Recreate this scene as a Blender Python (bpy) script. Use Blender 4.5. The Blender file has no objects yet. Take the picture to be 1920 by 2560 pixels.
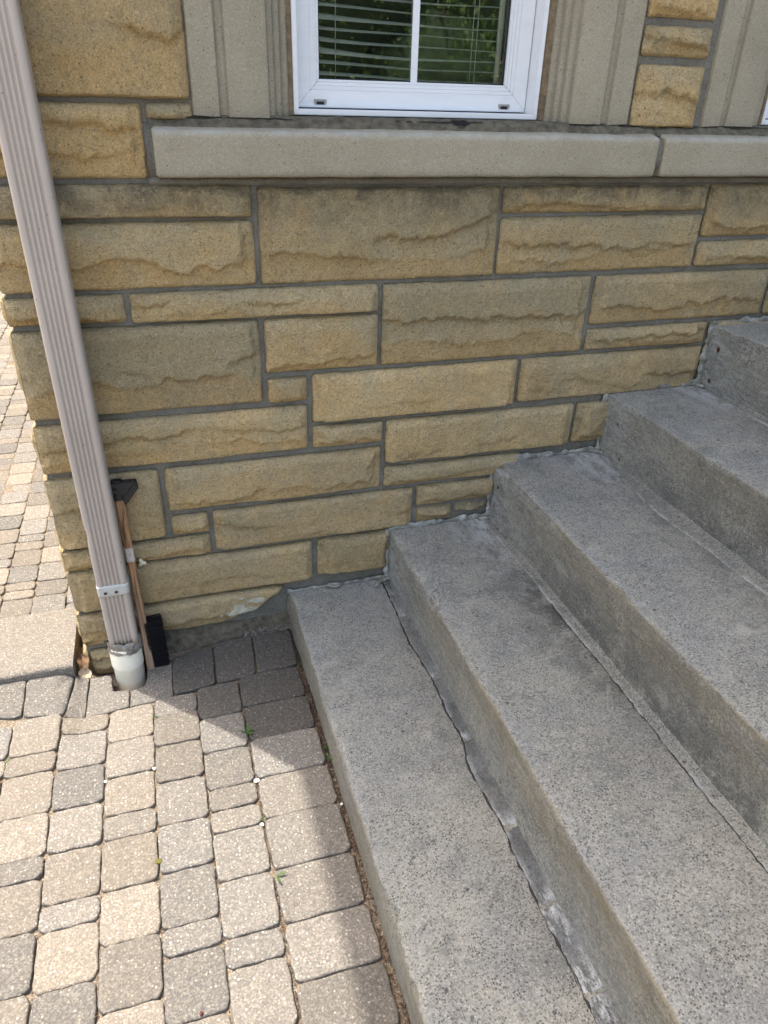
import bpy, bmesh, math, random
import numpy as np
from mathutils import Matrix, Vector
R = math.radians
sc = bpy.context.scene
COL = sc.collection
random.seed(7)
# ------------------------------------------------------------------ camera, sky, sun, exposure
cam = bpy.data.cameras.new('camera'); camo = bpy.data.objects.new('camera', cam); COL.objects.link(camo)
cam.sensor_fit = 'HORIZONTAL'; cam.sensor_width = 36; cam.lens = 1809.9 / 1920 * 36; cam.clip_start = .02; cam.clip_end = 500
right = Vector((0.95665112, -0.28994373, 0.02740914)); down = Vector((-0.12335145, -0.48864024, -0.86372168)); fwd = Vector((0.26382389, 0.82289936, -0.50322321))
camo.matrix_world = Matrix(((right.x, -down.x, -fwd.x, -0.26400), (right.y, -down.y, -fwd.y, -1.71780), (right.z, -down.z, -fwd.z, 1.37756), (0, 0, 0, 1)))
sc.camera = camo
SUN_EL = 68.0
trav = Vector((.66, -.75)).normalized()            # horizontal travel of the light: from behind the house, left to right
w = bpy.data.worlds.new('World'); sc.world = w; w.use_nodes = True
wt = w.node_tree; bg = wt.nodes['Background']; sky = wt.nodes.new('ShaderNodeTexSky')
sky.sky_type = 'NISHITA'; sky.sun_disc = False; sky.sun_elevation = R(SUN_EL)
sky.sun_rotation = math.atan2(-trav.x, -trav.y)
sky.air_density = 1.0; sky.dust_density = 4.0; sky.ozone_density = 1.0
sky_tint = wt.nodes.new('ShaderNodeMix'); sky_tint.data_type = 'RGBA'; sky_tint.blend_type = 'MULTIPLY'; sky_tint.inputs[0].default_value = 1; sky_tint.inputs[7].default_value = (1.06, 1.0, .89, 1)   # warm tint added over the sky colour as a white balance
wt.links.new(sky.outputs[0], sky_tint.inputs[6]); wt.links.new(sky_tint.outputs[2], bg.inputs[0]); bg.inputs[1].default_value = .15
sun = bpy.data.lights.new('sun', 'SUN'); suno = bpy.data.objects.new('sun', sun); COL.objects.link(suno)
sun.energy = 2.0; sun.angle = R(.5); sun.color = (1, .95, .87)
ce = math.cos(R(SUN_EL)); se = math.sin(R(SUN_EL))
suno.rotation_euler = Vector((trav.x * ce, trav.y * ce, -se)).to_track_quat('-Z', 'Y').to_euler()
sc.view_settings.view_transform = 'Standard'; sc.view_settings.look = 'None'; sc.view_settings.gamma = 1
sc.view_settings.use_curve_mapping = False; sc.view_settings.exposure = 2.10
sc.render.engine = 'CYCLES'

# ------------------------------------------------------------------ noise helpers
def hsh(ix, iy, s):
    n = (ix.astype(np.int64) * 374761393 + iy.astype(np.int64) * 668265263 + s * 1442695041) & 0x7fffffff
    n = ((n ^ (n >> 13)) * 1274126177) & 0x7fffffff
    return ((n ^ (n >> 16)) & 0xffff) / 65535.0
def vnoise(x, y, s=0):
    x = np.asarray(x, float); y = np.asarray(y, float)
    ix = np.floor(x); iy = np.floor(y); fx = x - ix; fy = y - iy
    fx = fx * fx * (3 - 2 * fx); fy = fy * fy * (3 - 2 * fy)
    a = hsh(ix, iy, s); b = hsh(ix + 1, iy, s); c = hsh(ix, iy + 1, s); d = hsh(ix + 1, iy + 1, s)
    return (a * (1 - fx) + b * fx) * (1 - fy) + (c * (1 - fx) + d * fx) * fy
def fbm(x, y, s=0, o=4):
    r = 0; a = .5; t = 0
    for i in range(o):
        r = r + a * vnoise(np.asarray(x) * 2 ** i, np.asarray(y) * 2 ** i, s + i * 17); t += a; a *= .5
    return r / t - .5
def sst(a, b, x):
    t = np.clip((x - a) / (b - a), 0, 1); return t * t * (3 - 2 * t)

# ------------------------------------------------------------------ mesh collector
class MB:
    def __init__(s): s.v = []; s.f = []; s.c = []
    def add(s, vs, fs, col=(0, 0, 0, 1)):
        b = len(s.v); s.v.extend([tuple(map(float, p)) for p in vs]); s.f.extend([tuple(int(i) + b for i in f) for f in fs])
        if isinstance(col, tuple): s.c.extend([col] * len(vs))
        else: s.c.extend([tuple(map(float, q)) for q in col])
        return b
    def box(s, x0, x1, y0, y1, z0, z1, col=(0, 0, 0, 1)):
        s.add([(x0, y0, z0), (x1, y0, z0), (x1, y1, z0), (x0, y1, z0), (x0, y0, z1), (x1, y0, z1), (x1, y1, z1), (x0, y1, z1)],
              [(0, 3, 2, 1), (4, 5, 6, 7), (0, 1, 5, 4), (1, 2, 6, 5), (2, 3, 7, 6), (3, 0, 4, 7)], col)
    def prism(s, pts, ax, a, b, col=(0, 0, 0, 1)):
        # pts: outline in the two other axes; ax: extrusion axis
        def mk(p, t):
            return (t, p[0], p[1]) if ax == 'x' else ((p[0], t, p[1]) if ax == 'y' else (p[0], p[1], t))
        n = len(pts)
        s.add([mk(p, a) for p in pts] + [mk(p, b) for p in pts], [tuple(range(n)), tuple(range(2 * n - 1, n - 1, -1))] + [(i, i + n, (i + 1) % n + n, (i + 1) % n) for i in range(n)], col)
    def grid(s, P, col=(0, 0, 0, 1), wrap=False):
        n, m = P.shape[:2]
        f = []
        for i in range(n - 1):
            for j in range(m - 1 if not wrap else m):
                k = (j + 1) % m
                f.append((i * m + j, i * m + k, (i + 1) * m + k, (i + 1) * m + j))
        s.add(P.reshape(-1, 3), f, col)
    def tube(s, pts, rad, n=8, col=(0, 0, 0, 1)):
        pts = [Vector(p) for p in pts]; rr = rad if isinstance(rad, (list, tuple)) else [rad] * len(pts)
        rings = []
        up = Vector((0.3, 0.2, 1)).normalized()
        for i, p in enumerate(pts):
            t = (pts[min(i + 1, len(pts) - 1)] - pts[max(i - 1, 0)]).normalized()
            u = t.cross(up)
            if u.length < .05: u = t.cross(Vector((1, 0, 0)))
            u.normalize(); q = t.cross(u)
            rings.append([p + (u * math.cos(2 * math.pi * k / n) + q * math.sin(2 * math.pi * k / n)) * rr[i] for k in range(n)])
        f = [(i * n + k, i * n + (k + 1) % n, (i + 1) * n + (k + 1) % n, (i + 1) * n + k) for i in range(len(pts) - 1) for k in range(n)]
        f += [tuple(range(n))[::-1], tuple((len(pts) - 1) * n + k for k in range(n))]
        s.add([v for r in rings for v in r], f, col)
    def build(s, name, mat, parent=None, smooth=False, fix=True, bevel=0):
        me = bpy.data.meshes.new(name); me.from_pydata(s.v, [], s.f)
        ca = me.color_attributes.new('tint', 'FLOAT_COLOR', 'POINT')
        ca.data.foreach_set('color', np.array(s.c, dtype=np.float32).ravel())
        me.materials.append(mat)
        if fix:
            bm = bmesh.new(); bm.from_mesh(me); bmesh.ops.recalc_face_normals(bm, faces=bm.faces)
            if bevel: bmesh.ops.bevel(bm, geom=[e for e in bm.edges if len(e.link_faces) == 2 and e.calc_face_angle(0) > .5], offset=bevel, segments=2, affect='EDGES', clamp_overlap=True)
            bm.to_mesh(me); bm.free()
        if smooth: me.polygons.foreach_set('use_smooth', [True] * len(me.polygons))
        me.update()
        o = bpy.data.objects.new(name, me); COL.objects.link(o)
        if parent: o.parent = parent
        return o
def thing(name, label, cat, loc=(0, 0, 0), group=None):
    o = bpy.data.objects.new(name, None); COL.objects.link(o); o.location = loc; o.empty_display_size = .1
    o['label'] = label; o['category'] = cat
    if group: o['group'] = group
    return o
def tag(o, label, cat, group=None):
    o['label'] = label; o['category'] = cat
    if group: o['group'] = group
    return o

# ------------------------------------------------------------------ material helpers
class NT:
    def __init__(s, name, rough=.8, spec=.3):
        s.m = bpy.data.materials.new(name); s.m.use_nodes = True; s.t = s.m.node_tree; s.b = s.t.nodes['Principled BSDF']
        s.b.inputs['Roughness'].default_value = rough; s.b.inputs['Specular IOR Level'].default_value = spec
        s.co = s.t.nodes.new('ShaderNodeTexCoord').outputs['Object']
    def n(s, typ, **kw):
        nd = s.t.nodes.new(typ)
        for k, v in kw.items(): setattr(nd, k, v)
        return nd
    def l(s, a, b): s.t.links.new(a, b)
    def mapping(s, sc):
        m = s.n('ShaderNodeMapping'); m.inputs['Scale'].default_value = sc; s.l(s.co, m.inputs[0]); return m.outputs[0]
    def noise(s, scale, detail=4, rough=.55, vec=None, dist=0, out=0):
        x = s.n('ShaderNodeTexNoise'); x.inputs['Scale'].default_value = scale; x.inputs['Detail'].default_value = detail; x.inputs['Roughness'].default_value = rough; x.inputs['Distortion'].default_value = dist
        s.l(vec or s.co, x.inputs['Vector']); return x.outputs[out]
    def voro(s, scale, out='Color', vec=None, feature='F1', rnd=1):
        x = s.n('ShaderNodeTexVoronoi', feature=feature); x.inputs['Scale'].default_value = scale; x.inputs['Randomness'].default_value = rnd
        s.l(vec or s.co, x.inputs['Vector']); return x.outputs[out]
    def ramp(s, fac, stops, interp='LINEAR'):
        r = s.n('ShaderNodeValToRGB'); cr = r.color_ramp; cr.interpolation = interp
        while len(cr.elements) > 1: cr.elements.remove(cr.elements[-1])
        for i, (p, c) in enumerate(stops):
            e = cr.elements[0] if i == 0 else cr.elements.new(p)
            e.position = p; e.color = (c, c, c, 1) if not isinstance(c, tuple) else (*c, 1)
        s.l(fac, r.inputs[0]); return r.outputs[0]
    def mix(s, fac, a, b, mode='MIX'):
        m = s.n('ShaderNodeMix', data_type='RGBA', blend_type=mode, clamp_factor=True)
        for i, v in ((0, fac), (6, a), (7, b)):
            if isinstance(v, (int, float)): m.inputs[i].default_value = v
            elif isinstance(v, tuple): m.inputs[i].default_value = (*v, 1)
            else: s.l(v, m.inputs[i])
        return m.outputs[2]
    def math(s, op, a, b=0):
        m = s.n('ShaderNodeMath', operation=op)
        for i, v in enumerate((a, b)):
            if isinstance(v, (int, float)): m.inputs[i].default_value = v
            else: s.l(v, m.inputs[i])
        return m.outputs[0]
    def attr(s):
        a = s.n('ShaderNodeAttribute', attribute_name='tint'); sp = s.n('ShaderNodeSeparateColor'); s.l(a.outputs['Color'], sp.inputs[0]); return sp.outputs
    def sep(s):
        sp = s.n('ShaderNodeSeparateXYZ'); s.l(s.co, sp.inputs[0]); return sp.outputs
    def bump(s, h, dist=.001, strength=1, prev=None):
        b = s.n('ShaderNodeBump'); b.inputs['Distance'].default_value = dist; b.inputs['Strength'].default_value = strength
        s.l(h, b.inputs['Height'])
        if prev: s.l(prev, b.inputs['Normal'])
        return b.outputs[0]
    def fin(s, col, nrm=None, rough=None):
        if isinstance(col, tuple): s.b.inputs['Base Color'].default_value = (*col, 1)
        else: s.l(col, s.b.inputs['Base Color'])
        if nrm: s.l(nrm, s.b.inputs['Normal'])
        if rough is not None: s.l(rough, s.b.inputs['Roughness'])
        return s.m
def simple(name, col, rough=.6, var=.12, scale=30, bump=0, bscale=200, spec=.3, metal=0):
    t = NT(name, rough, spec); t.b.inputs['Metallic'].default_value = metal
    c = t.mix(t.ramp(t.noise(scale, 5), [(.3, 0.), (.7, 1.)]), tuple(x * (1 - var) for x in col), tuple(min(1, x * (1 + var)) for x in col))
    return t.fin(c, t.bump(t.noise(bscale, 4), bump, 1) if bump else None)

def mat_stone():
    t = NT('split_stone', .9, .2); r, g, b = t.attr()[:3]
    lo = t.ramp(t.noise(9, 6, .62), [(.3, (.500, .355, .170)), (.5, (.610, .450, .235)), (.72, (.650, .510, .300))])
    warm = t.mix(t.math('MULTIPLY', r, .6), lo, (.590, .375, .145))
    # grey weathered veils, strongest where the attribute says so
    veil = t.ramp(t.math('ADD', t.noise(6, 7, .68, dist=.6), t.math('MULTIPLY', b, .26)), [(.50, 0.), (.74, .7)])
    c = t.mix(veil, warm, (.410, .360, .238))
    c = t.mix(t.ramp(t.noise(48, 4, .6), [(.35, .0), (.7, .35)]), c, (.375, .280, .150))
    # grains
    gr = t.voro(620); sp = t.n('ShaderNodeSeparateColor'); t.l(gr, sp.inputs[0])
    c = t.mix(t.ramp(sp.outputs[0], [(0, .34), (.24, 0.), (.80, 0.), (1, .28)]), c, t.ramp(sp.outputs[1], [(0, (.12, .085, .05)), (.45, (.2, .14, .07)), (.6, (.46, .38, .25)), (1, (.5, .43, .3))]))
    v2 = t.voro(115, 'Distance'); c2 = t.voro(115); s2 = t.n('ShaderNodeSeparateColor'); t.l(c2, s2.inputs[0])
    pit = t.math('MULTIPLY', t.ramp(v2, [(.10, 1.), (.2, 0.)]), t.ramp(s2.outputs[0], [(.62, 0.), (.66, 1.)]))
    c = t.mix(t.math('MULTIPLY', pit, .8), c, (.07, .055, .04))
    v3 = t.voro(70, 'Distance'); c3 = t.voro(70); s3 = t.n('ShaderNodeSeparateColor'); t.l(c3, s3.inputs[0])
    fl = t.math('MULTIPLY', t.ramp(v3, [(.07, 1.), (.12, 0.)]), t.ramp(s3.outputs[1], [(.8, 0.), (.84, 1.)]))
    c = t.mix(fl, c, (.62, .58, .48))
    xz = t.sep(); und = t.math('MULTIPLY', t.ramp(xz[2], [(.0, 0.), (.5, 0.)]), 0)
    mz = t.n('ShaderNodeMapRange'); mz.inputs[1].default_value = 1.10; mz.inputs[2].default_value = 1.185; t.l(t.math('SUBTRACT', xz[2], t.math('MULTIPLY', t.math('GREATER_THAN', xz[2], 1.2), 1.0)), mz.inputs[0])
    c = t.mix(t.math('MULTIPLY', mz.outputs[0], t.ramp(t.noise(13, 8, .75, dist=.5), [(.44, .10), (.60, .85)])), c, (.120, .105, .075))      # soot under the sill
    ml = t.n('ShaderNodeMapRange'); ml.inputs[1].default_value = .62; ml.inputs[2].default_value = .10; t.l(t.math('SUBTRACT', xz[2], t.math('MULTIPLY', xz[0], .45)), ml.inputs[0])
    c = t.mix(t.math('MULTIPLY', ml.outputs[0], t.ramp(t.noise(10, 8, .75), [(.42, .05), (.64, .45)])), c, (.270, .220, .145))     # splash grime along the steps
    c = t.mix(t.ramp(t.noise(105, 6, .75), [(.38, .42), (.47, 0.)]), c, (.20, .145, .075))     # relief shade painted into the colour as dark mottling
    c = t.mix(t.ramp(t.noise(85, 6, .75), [(.56, 0.), (.66, .35)]), c, (.74, .62, .40))
    # sparse dark-grey blotches
    c = t.mix(t.ramp(t.noise(17, 5, .7, dist=.8), [(.66, 0.), (.72, .65)]), c, (.15, .14, .12))
    c = t.mix(1, c, t.ramp(t.noise(280, 5, .85), [(.38, .68), (.5, 1.), (.64, 1.16)]), 'MULTIPLY')
    c = t.mix(1, c, t.ramp(g, [(0, .55), (1, 1.72)]), 'MULTIPLY')
    h = t.math('ADD', t.noise(170, 6, .72), t.math('MULTIPLY', t.noise(520, 3, .7), .5))
    n1 = t.bump(h, .0095, 1)
    n1 = t.bump(t.math('MULTIPLY', pit, -1), .0012, 1, n1)
    n1 = t.bump(t.noise(45, 6, .68), .0110, 1, n1)
    return t.fin(c, n1)
def mat_concrete(name='weathered_concrete', base=(.300, .290, .250), dark=(.125, .128, .126), grain=1.0, brown=True):
    t = NT(name, .92, .2); x, y, z = t.sep()[:3]; r, g, b = t.attr()[:3]
    c = t.mix(t.ramp(t.noise(3.2, 7, .62), [(.35, 0.), (.68, 1.)]), tuple(q * .80 for q in base), tuple(q * 1.13 for q in base))
    c = t.mix(t.ramp(t.noise(8, 6, .7, dist=.5), [(.50, 0.), (.68, .72)]), c, dark)
    c = t.mix(t.ramp(t.noise(5, 5, .65, dist=.3), [(.46, 0.), (.60, .55)]), c, (.185, .195, .205))
    c = t.mix(t.ramp(t.noise(4.1, 6, .6, vec=t.mapping((1.3, .8, 1))), [(.50, 0.), (.66, .5)]), c, (.30, .29, .25))
    # treads have washed aggregate, risers drag marks left by the forms
    geo = t.n('ShaderNodeNewGeometry'); sn = t.n('ShaderNodeSeparateXYZ'); t.l(geo.outputs['True Normal'], sn.inputs[0])
    up = t.ramp(sn.outputs[2], [(.5, 0.), (.8, 1.)])
    v = t.voro(430); sp = t.n('ShaderNodeSeparateColor'); t.l(v, sp.inputs[0])
    agg = t.ramp(sp.outputs[0], [(0, (.055, .055, .055)), (.17, (.13, .125, .12)), (.3, base), (.66, tuple(q * 1.12 for q in base)), (.82, (.40, .39, .355)), (1, (.52, .51, .475))])
    c = t.mix(t.math('MULTIPLY', t.math('ADD', t.math('MULTIPLY', up, .02), .30), grain), c, agg)
    n2 = t.ramp(t.noise(210, 3, .7), [(.56, 0.), (.66, 1.)])
    c = t.mix(t.math('MULTIPLY', n2, t.math('ADD', t.math('MULTIPLY', up, .08 * grain), .26)), c, (.085, .082, .075))
    c = t.mix(t.ramp(t.noise(70, 7, .75), [(.54, 0.), (.64, .42)]), c, tuple(q * .52 for q in base))
    c = t.mix(t.ramp(t.noise(16, 9, .8, dist=.4), [(.53, 0.), (.62, .55)]), c, tuple(q * .55 for q in (base[0] * .92, base[1], base[2] * 1.08)))
    c = t.mix(t.ramp(t.noise(11, 8, .75, dist=.3), [(.55, 0.), (.66, .45)]), c, tuple(q * 1.38 for q in base))
    v5 = t.voro(240, 'Distance'); c5 = t.voro(240); s5 = t.n('ShaderNodeSeparateColor'); t.l(c5, s5.inputs[0])
    dots = t.math('MULTIPLY', t.ramp(v5, [(.36, 1.), (.48, 0.)]), t.ramp(s5.outputs[0], [(.52, 0.), (.60, 1.)]))
    dots = t.math('MULTIPLY', dots, t.ramp(t.noise(24, 6, .7), [(.36, .35), (.6, 1.)]))
    c = t.mix(t.math('MULTIPLY', dots, .9 * grain), c, (.075, .074, .070))
    v6 = t.voro(200, 'Distance'); c6 = t.voro(200); s6 = t.n('ShaderNodeSeparateColor'); t.l(c6, s6.inputs[0])
    c = t.mix(t.math('MULTIPLY', t.math('MULTIPLY', t.ramp(v6, [(.28, 1.), (.38, 0.)]), t.ramp(s6.outputs[1], [(.70, 0.), (.76, 1.)])), .5 * grain), c, (.50, .48, .43))
    # pebbles
    v3 = t.voro(38, 'Distance'); c3 = t.voro(38); s3 = t.n('ShaderNodeSeparateColor'); t.l(c3, s3.inputs[0])
    peb = t.math('MULTIPLY', t.ramp(t.math('ADD', v3, t.math('MULTIPLY', t.noise(220, 2), .12)), [(.19, 1.), (.22, 0.)]), t.ramp(s3.outputs[0], [(.80, 0.), (.81, 1.)]))
    c = t.mix(t.math('MULTIPLY', peb, .8), c, t.ramp(s3.outputs[1], [(0, (.05, .05, .055)), (.6, (.13, .125, .13)), (1, (.36, .36, .38))]))
    # stains: r = brown algae band near arris, g = dark damp soiling, b = white lime bloom
    if brown:
        st = t.ramp(t.noise(26, 6, .7, vec=t.mapping((.6, .16, 1))), [(.34, .25), (.62, 1.)])
        c = t.mix(t.math('MULTIPLY', t.math('MULTIPLY', r, st), .8), c, (.200, .160, .098))
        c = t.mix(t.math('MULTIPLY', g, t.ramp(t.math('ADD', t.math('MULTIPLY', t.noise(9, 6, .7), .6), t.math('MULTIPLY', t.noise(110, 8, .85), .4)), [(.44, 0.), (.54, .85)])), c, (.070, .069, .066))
        c = t.mix(t.math('MULTIPLY', b, t.ramp(t.noise(34, 8, .82, vec=t.mapping((1, .4, 1))), [(.44, 0.), (.56, .85)])), c, (.50, .515, .52))
    side_ = t.math('SUBTRACT', 1.0, up)
    mot = t.noise(75, 9, .82); c = t.mix(t.math('MULTIPLY', side_, t.ramp(mot, [(.52, 0.), (.58, .62)])), c, tuple(q * .42 for q in base))
    c = t.mix(t.math('MULTIPLY', side_, t.ramp(t.noise(120, 8, .85, vec=t.mapping((1, .55, 1))), [(.60, 0.), (.66, .6)])), c, tuple(q * 1.75 for q in base))
    st2 = t.noise(60, 5, .7, vec=t.mapping((1.6, .10, 1.6)))
    nb = t.bump(t.noise(230, 5, .75), .0034, 1)
    nb = t.bump(t.math('MULTIPLY', sp.outputs[2], up), .0011 * grain, 1, nb)
    nb = t.bump(t.math('MULTIPLY', st2, side_), .008, 1, nb)
    nb = t.bump(t.noise(35, 5, .6), .0035, 1, nb)
    nb = t.bump(t.math('MULTIPLY', peb, -1), .0008, 1, nb); nb = t.bump(t.math('MULTIPLY', dots, -1), .0012, 1, nb)
    c = t.mix(t.math('MULTIPLY', t.ramp(st2, [(.35, .3), (.5, 0.)]), t.math('SUBTRACT', 1.0, up)), c, dark)
    return t.fin(c, nb)
def mat_paver():
    t = NT('paver_aggregate', .88, .25); r, g, b = t.attr()[:3]
    base = t.mix(r, (.172, .165, .153), (.262, .219, .168))
    c = t.mix(t.ramp(t.noise(14, 5, .6), [(.35, 0.), (.7, .5)]), base, t.mix(.5, base, (.25, .22, .18)))
    v = t.voro(330); sp = t.n('ShaderNodeSeparateColor'); t.l(v, sp.inputs[0])
    gr = t.ramp(sp.outputs[0], [(0, (.09, .085, .08)), (.3, (.17, .155, .14)), (.6, (.30, .26, .21)), (.85, (.42, .37, .30)), (1, (.55, .52, .47))])
    c = t.mix(.34, c, gr)
    v2 = t.voro(150, 'Distance'); c2 = t.voro(150); s2 = t.n('ShaderNodeSeparateColor'); t.l(c2, s2.inputs[0])
    big = t.math('MULTIPLY', t.ramp(v2, [(.30, 1.), (.36, 0.)]), t.ramp(s2.outputs[0], [(.66, 0.), (.68, 1.)]))
    c = t.mix(t.math('MULTIPLY', big, .8), c, t.ramp(s2.outputs[1], [(0, (.36, .33, .29)), (.5, (.46, .39, .29)), (1, (.64, .61, .55))]))
    c = t.mix(t.ramp(t.noise(260, 3, .7), [(.60, 0.), (.68, .35)]), c, (.07, .065, .06))
    c = t.mix(1, c, t.ramp(g, [(0, .40), (1, 1.12)]), 'MULTIPLY')
    nb = t.bump(sp.outputs[1], .0012, 1)
    nb = t.bump(t.noise(250, 5, .75), .0032, 1, nb); nb = t.bump(t.noise(28, 4, .6), .0040, 1, nb); nb = t.bump(big, .0006, 1, nb)
    return t.fin(c, nb)
def mat_sand():
    t = NT('joint_sand', .95, .1)
    c = t.ramp(t.noise(22, 6, .7), [(.36, (.17, .145, .11)), (.52, (.25, .215, .165)), (.61, (.15, .10, .065)), (.68, (.05, .042, .032))])
    v = t.voro(380); sp = t.n('ShaderNodeSeparateColor'); t.l(v, sp.inputs[0])
    c = t.mix(.5, c, t.ramp(sp.outputs[0], [(0, (.03, .025, .02)), (.4, (.12, .09, .06)), (.8, (.24, .16, .10)), (1, (.45, .4, .33))]))
    nb = t.bump(sp.outputs[1], .002, 1); nb = t.bump(t.noise(90, 5, .7), .006, 1, nb)
    return t.fin(c, nb)
def mat_lime():
    t = NT('cast_limestone', .9, .2); r, g, b = t.attr()[:3]
    c = t.ramp(t.noise(5, 6, .6), [(.3, (.300, .262, .188)), (.7, (.390, .346, .258))])
    v = t.voro(520); sp = t.n('ShaderNodeSeparateColor'); t.l(v, sp.inputs[0])
    c = t.mix(.34, c, t.ramp(sp.outputs[0], [(0, (.12, .10, .07)), (.3, (.26, .22, .16)), (.8, (.34, .30, .22)), (1, (.52, .47, .38))]))
    v2 = t.voro(105, 'Distance'); c2 = t.voro(105); s2 = t.n('ShaderNodeSeparateColor'); t.l(c2, s2.inputs[0])
    pit = t.math('MULTIPLY', t.ramp(v2, [(.09, 1.), (.14, 0.)]), t.ramp(s2.outputs[0], [(.72, 0.), (.74, 1.)]))
    c = t.mix(pit, c, (.055, .05, .045))
    # g = soot / algae staining and painted groove shade, b = pale edge
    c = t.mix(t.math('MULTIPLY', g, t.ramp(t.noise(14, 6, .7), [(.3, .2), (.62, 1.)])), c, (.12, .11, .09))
    c = t.mix(t.math('MULTIPLY', b, t.ramp(t.noise(20, 6, .7), [(.34, .1), (.6, .9)])), c, (.44, .45, .43))
    nb = t.bump(t.noise(260, 5, .75), .0028, 1); nb = t.bump(t.math('MULTIPLY', pit, -1), .0012, 1, nb)
    nb = t.bump(t.noise(30, 4, .6), .0012, 1, nb)
    return t.fin(c, nb)
def mat_mortar():
    t = NT('grey_mortar', .95, .15)
    c = t.ramp(t.noise(12, 6, .65), [(.3, (.110, .101, .080)), (.55, (.172, .160, .131)), (.75, (.225, .212, .178))])
    v = t.voro(600); sp = t.n('ShaderNodeSeparateColor'); t.l(v, sp.inputs[0])
    c = t.mix(.3, c, t.ramp(sp.outputs[0], [(0, (.06, .06, .05)), (.5, (.18, .17, .15)), (1, (.36, .34, .3))]))
    c = t.mix(t.ramp(t.noise(75, 5, .7), [(.60, 0.), (.70, .7)]), c, (.07, .065, .05))
    nb = t.bump(t.noise(220, 5, .75), .0025, 1); nb = t.bump(t.noise(40, 4), .003, 1, nb)
    return t.fin(c, nb)
def mat_vinyl():
    t = NT('white_vinyl', .38, .5)
    c = t.mix(t.ramp(t.noise(18, 6, .7, vec=t.mapping((.5, 1, 4))), [(.5, 0.), (.78, .35)]), (.66, .67, .69), (.50, .50, .49))
    c = t.mix(t.ramp(t.voro(90, 'Distance'), [(.03, .6), (.05, 0.)]), c, (.3, .28, .25))
    return t.fin(c, t.bump(t.noise(60, 3), .0003, 1))
def mat_spout():
    t = NT('painted_aluminium', .42, .45)
    c = t.mix(t.ramp(t.noise(7, 6, .65, vec=t.mapping((1, 1, .35))), [(.35, 0.), (.72, 1.)]), (.370, .312, .268), (.435, .375, .328))
    v = t.voro(60, 'Distance'); c2 = t.voro(60); s2 = t.n('ShaderNodeSeparateColor'); t.l(c2, s2.inputs[0])
    c = t.mix(t.math('MULTIPLY', t.ramp(v, [(.08, .8), (.14, 0.)]), t.ramp(s2.outputs[0], [(.8, 0.), (.82, 1.)])), c, (.12, .10, .09))
    c = t.mix(t.ramp(t.noise(90, 4, .8, vec=t.mapping((1, 1, .2))), [(.66, 0.), (.74, .4)]), c, (.55, .55, .55))
    return t.fin(c, t.bump(t.noise(25, 3), .0012, 1))
def mat_wood():
    t = NT('weathered_wood', .75, .25)
    v = t.mapping((95, 60, 2.2))
    c = t.ramp(t.noise(1, 6, .65, vec=v, dist=.5), [(.34, (.05, .025, .012)), (.46, (.25, .13, .06)), (.56, (.42, .26, .14)), (.66, (.12, .06, .03))])
    x, y, z = t.sep()[:3]
    c = t.mix(t.ramp(t.math('ADD', z, t.math('MULTIPLY', t.noise(20, 4), .12)), [(.1, .62), (.42, 0.)]), c, (.215, .175, .135))
    return t.fin(c, t.bump(t.noise(1, 6, vec=v), .0015, 1))
def mat_plastic_black():
    t = NT('black_plastic', .45, .4)
    c = t.mix(t.ramp(t.noise(70, 5, .7), [(.6, 0.), (.75, .3)]), (.012, .012, .014), (.06, .06, .06)); return t.fin(c, t.bump(t.noise(120, 3), .0004, 1))
def mat_pvc():
    t = NT('cream_pvc', .45, .4); x, y, z = t.sep()[:3]
    c = t.ramp(t.noise(14, 6, .6, vec=t.mapping((1, 1, 2))), [(.3, (.74, .69, .55)), (.7, (.84, .80, .68))])
    c = t.mix(t.ramp(t.noise(45, 6, .75, vec=t.mapping((.5, .5, 2))), [(.58, 0.), (.72, .7)]), c, (.36, .24, .12))
    c = t.mix(t.ramp(t.math('ADD', z, t.math('MULTIPLY', t.noise(50, 4), .03)), [(-.030, .5), (-.0, 0.)]), c, (.26, .22, .15)) if False else c
    return t.fin(c, t.bump(t.noise(80, 3), .0005, 1))
def mat_caulk():
    t = NT('old_caulk', .6, .35)
    c = t.ramp(t.noise(28, 6, .7), [(.32, (.110, .105, .085)), (.5, (.22, .21, .18)), (.66, (.40, .40, .375))])
    c = t.mix(t.ramp(t.noise(120, 4, .7), [(.6, 0.), (.7, .8)]), c, (.06, .055, .045))
    return t.fin(c, t.bump(t.noise(70, 5, .7), .005, 1))
def mat_glass():
    t = NT('window_glass', .02, .5)
    g = t.n('ShaderNodeBsdfGlossy'); g.inputs['Roughness'].default_value = .012; g.inputs['Color'].default_value = (.95, 1, .97, 1)
    tr = t.n('ShaderNodeBsdfTransparent'); tr.inputs[0].default_value = (.97, .98, .97, 1)
    fr = t.n('ShaderNodeFresnel'); fr.inputs[0].default_value = 1.75
    mx = t.n('ShaderNodeMixShader'); t.l(t.ramp(fr.outputs[0], [(0, .085), (1, 1.)]), mx.inputs[0]); t.l(tr.outputs[0], mx.inputs[1]); t.l(g.outputs[0], mx.inputs[2])
    # dust and splash marks
    df = t.n('ShaderNodeBsdfDiffuse'); df.inputs[0].default_value = (.35, .36, .33, 1)
    m2 = t.n('ShaderNodeMixShader'); t.l(t.ramp(t.noise(160, 6, .8), [(.66, .005), (.80, .16)]), m2.inputs[0]); t.l(mx.outputs[0], m2.inputs[1]); t.l(df.outputs[0], m2.inputs[2])
    nb = t.bump(t.noise(5, 2), .0006, 1); t.l(nb, g.inputs['Normal'])
    t.l(m2.outputs[0], t.t.nodes['Material Output'].inputs[0]); return t.m
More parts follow.
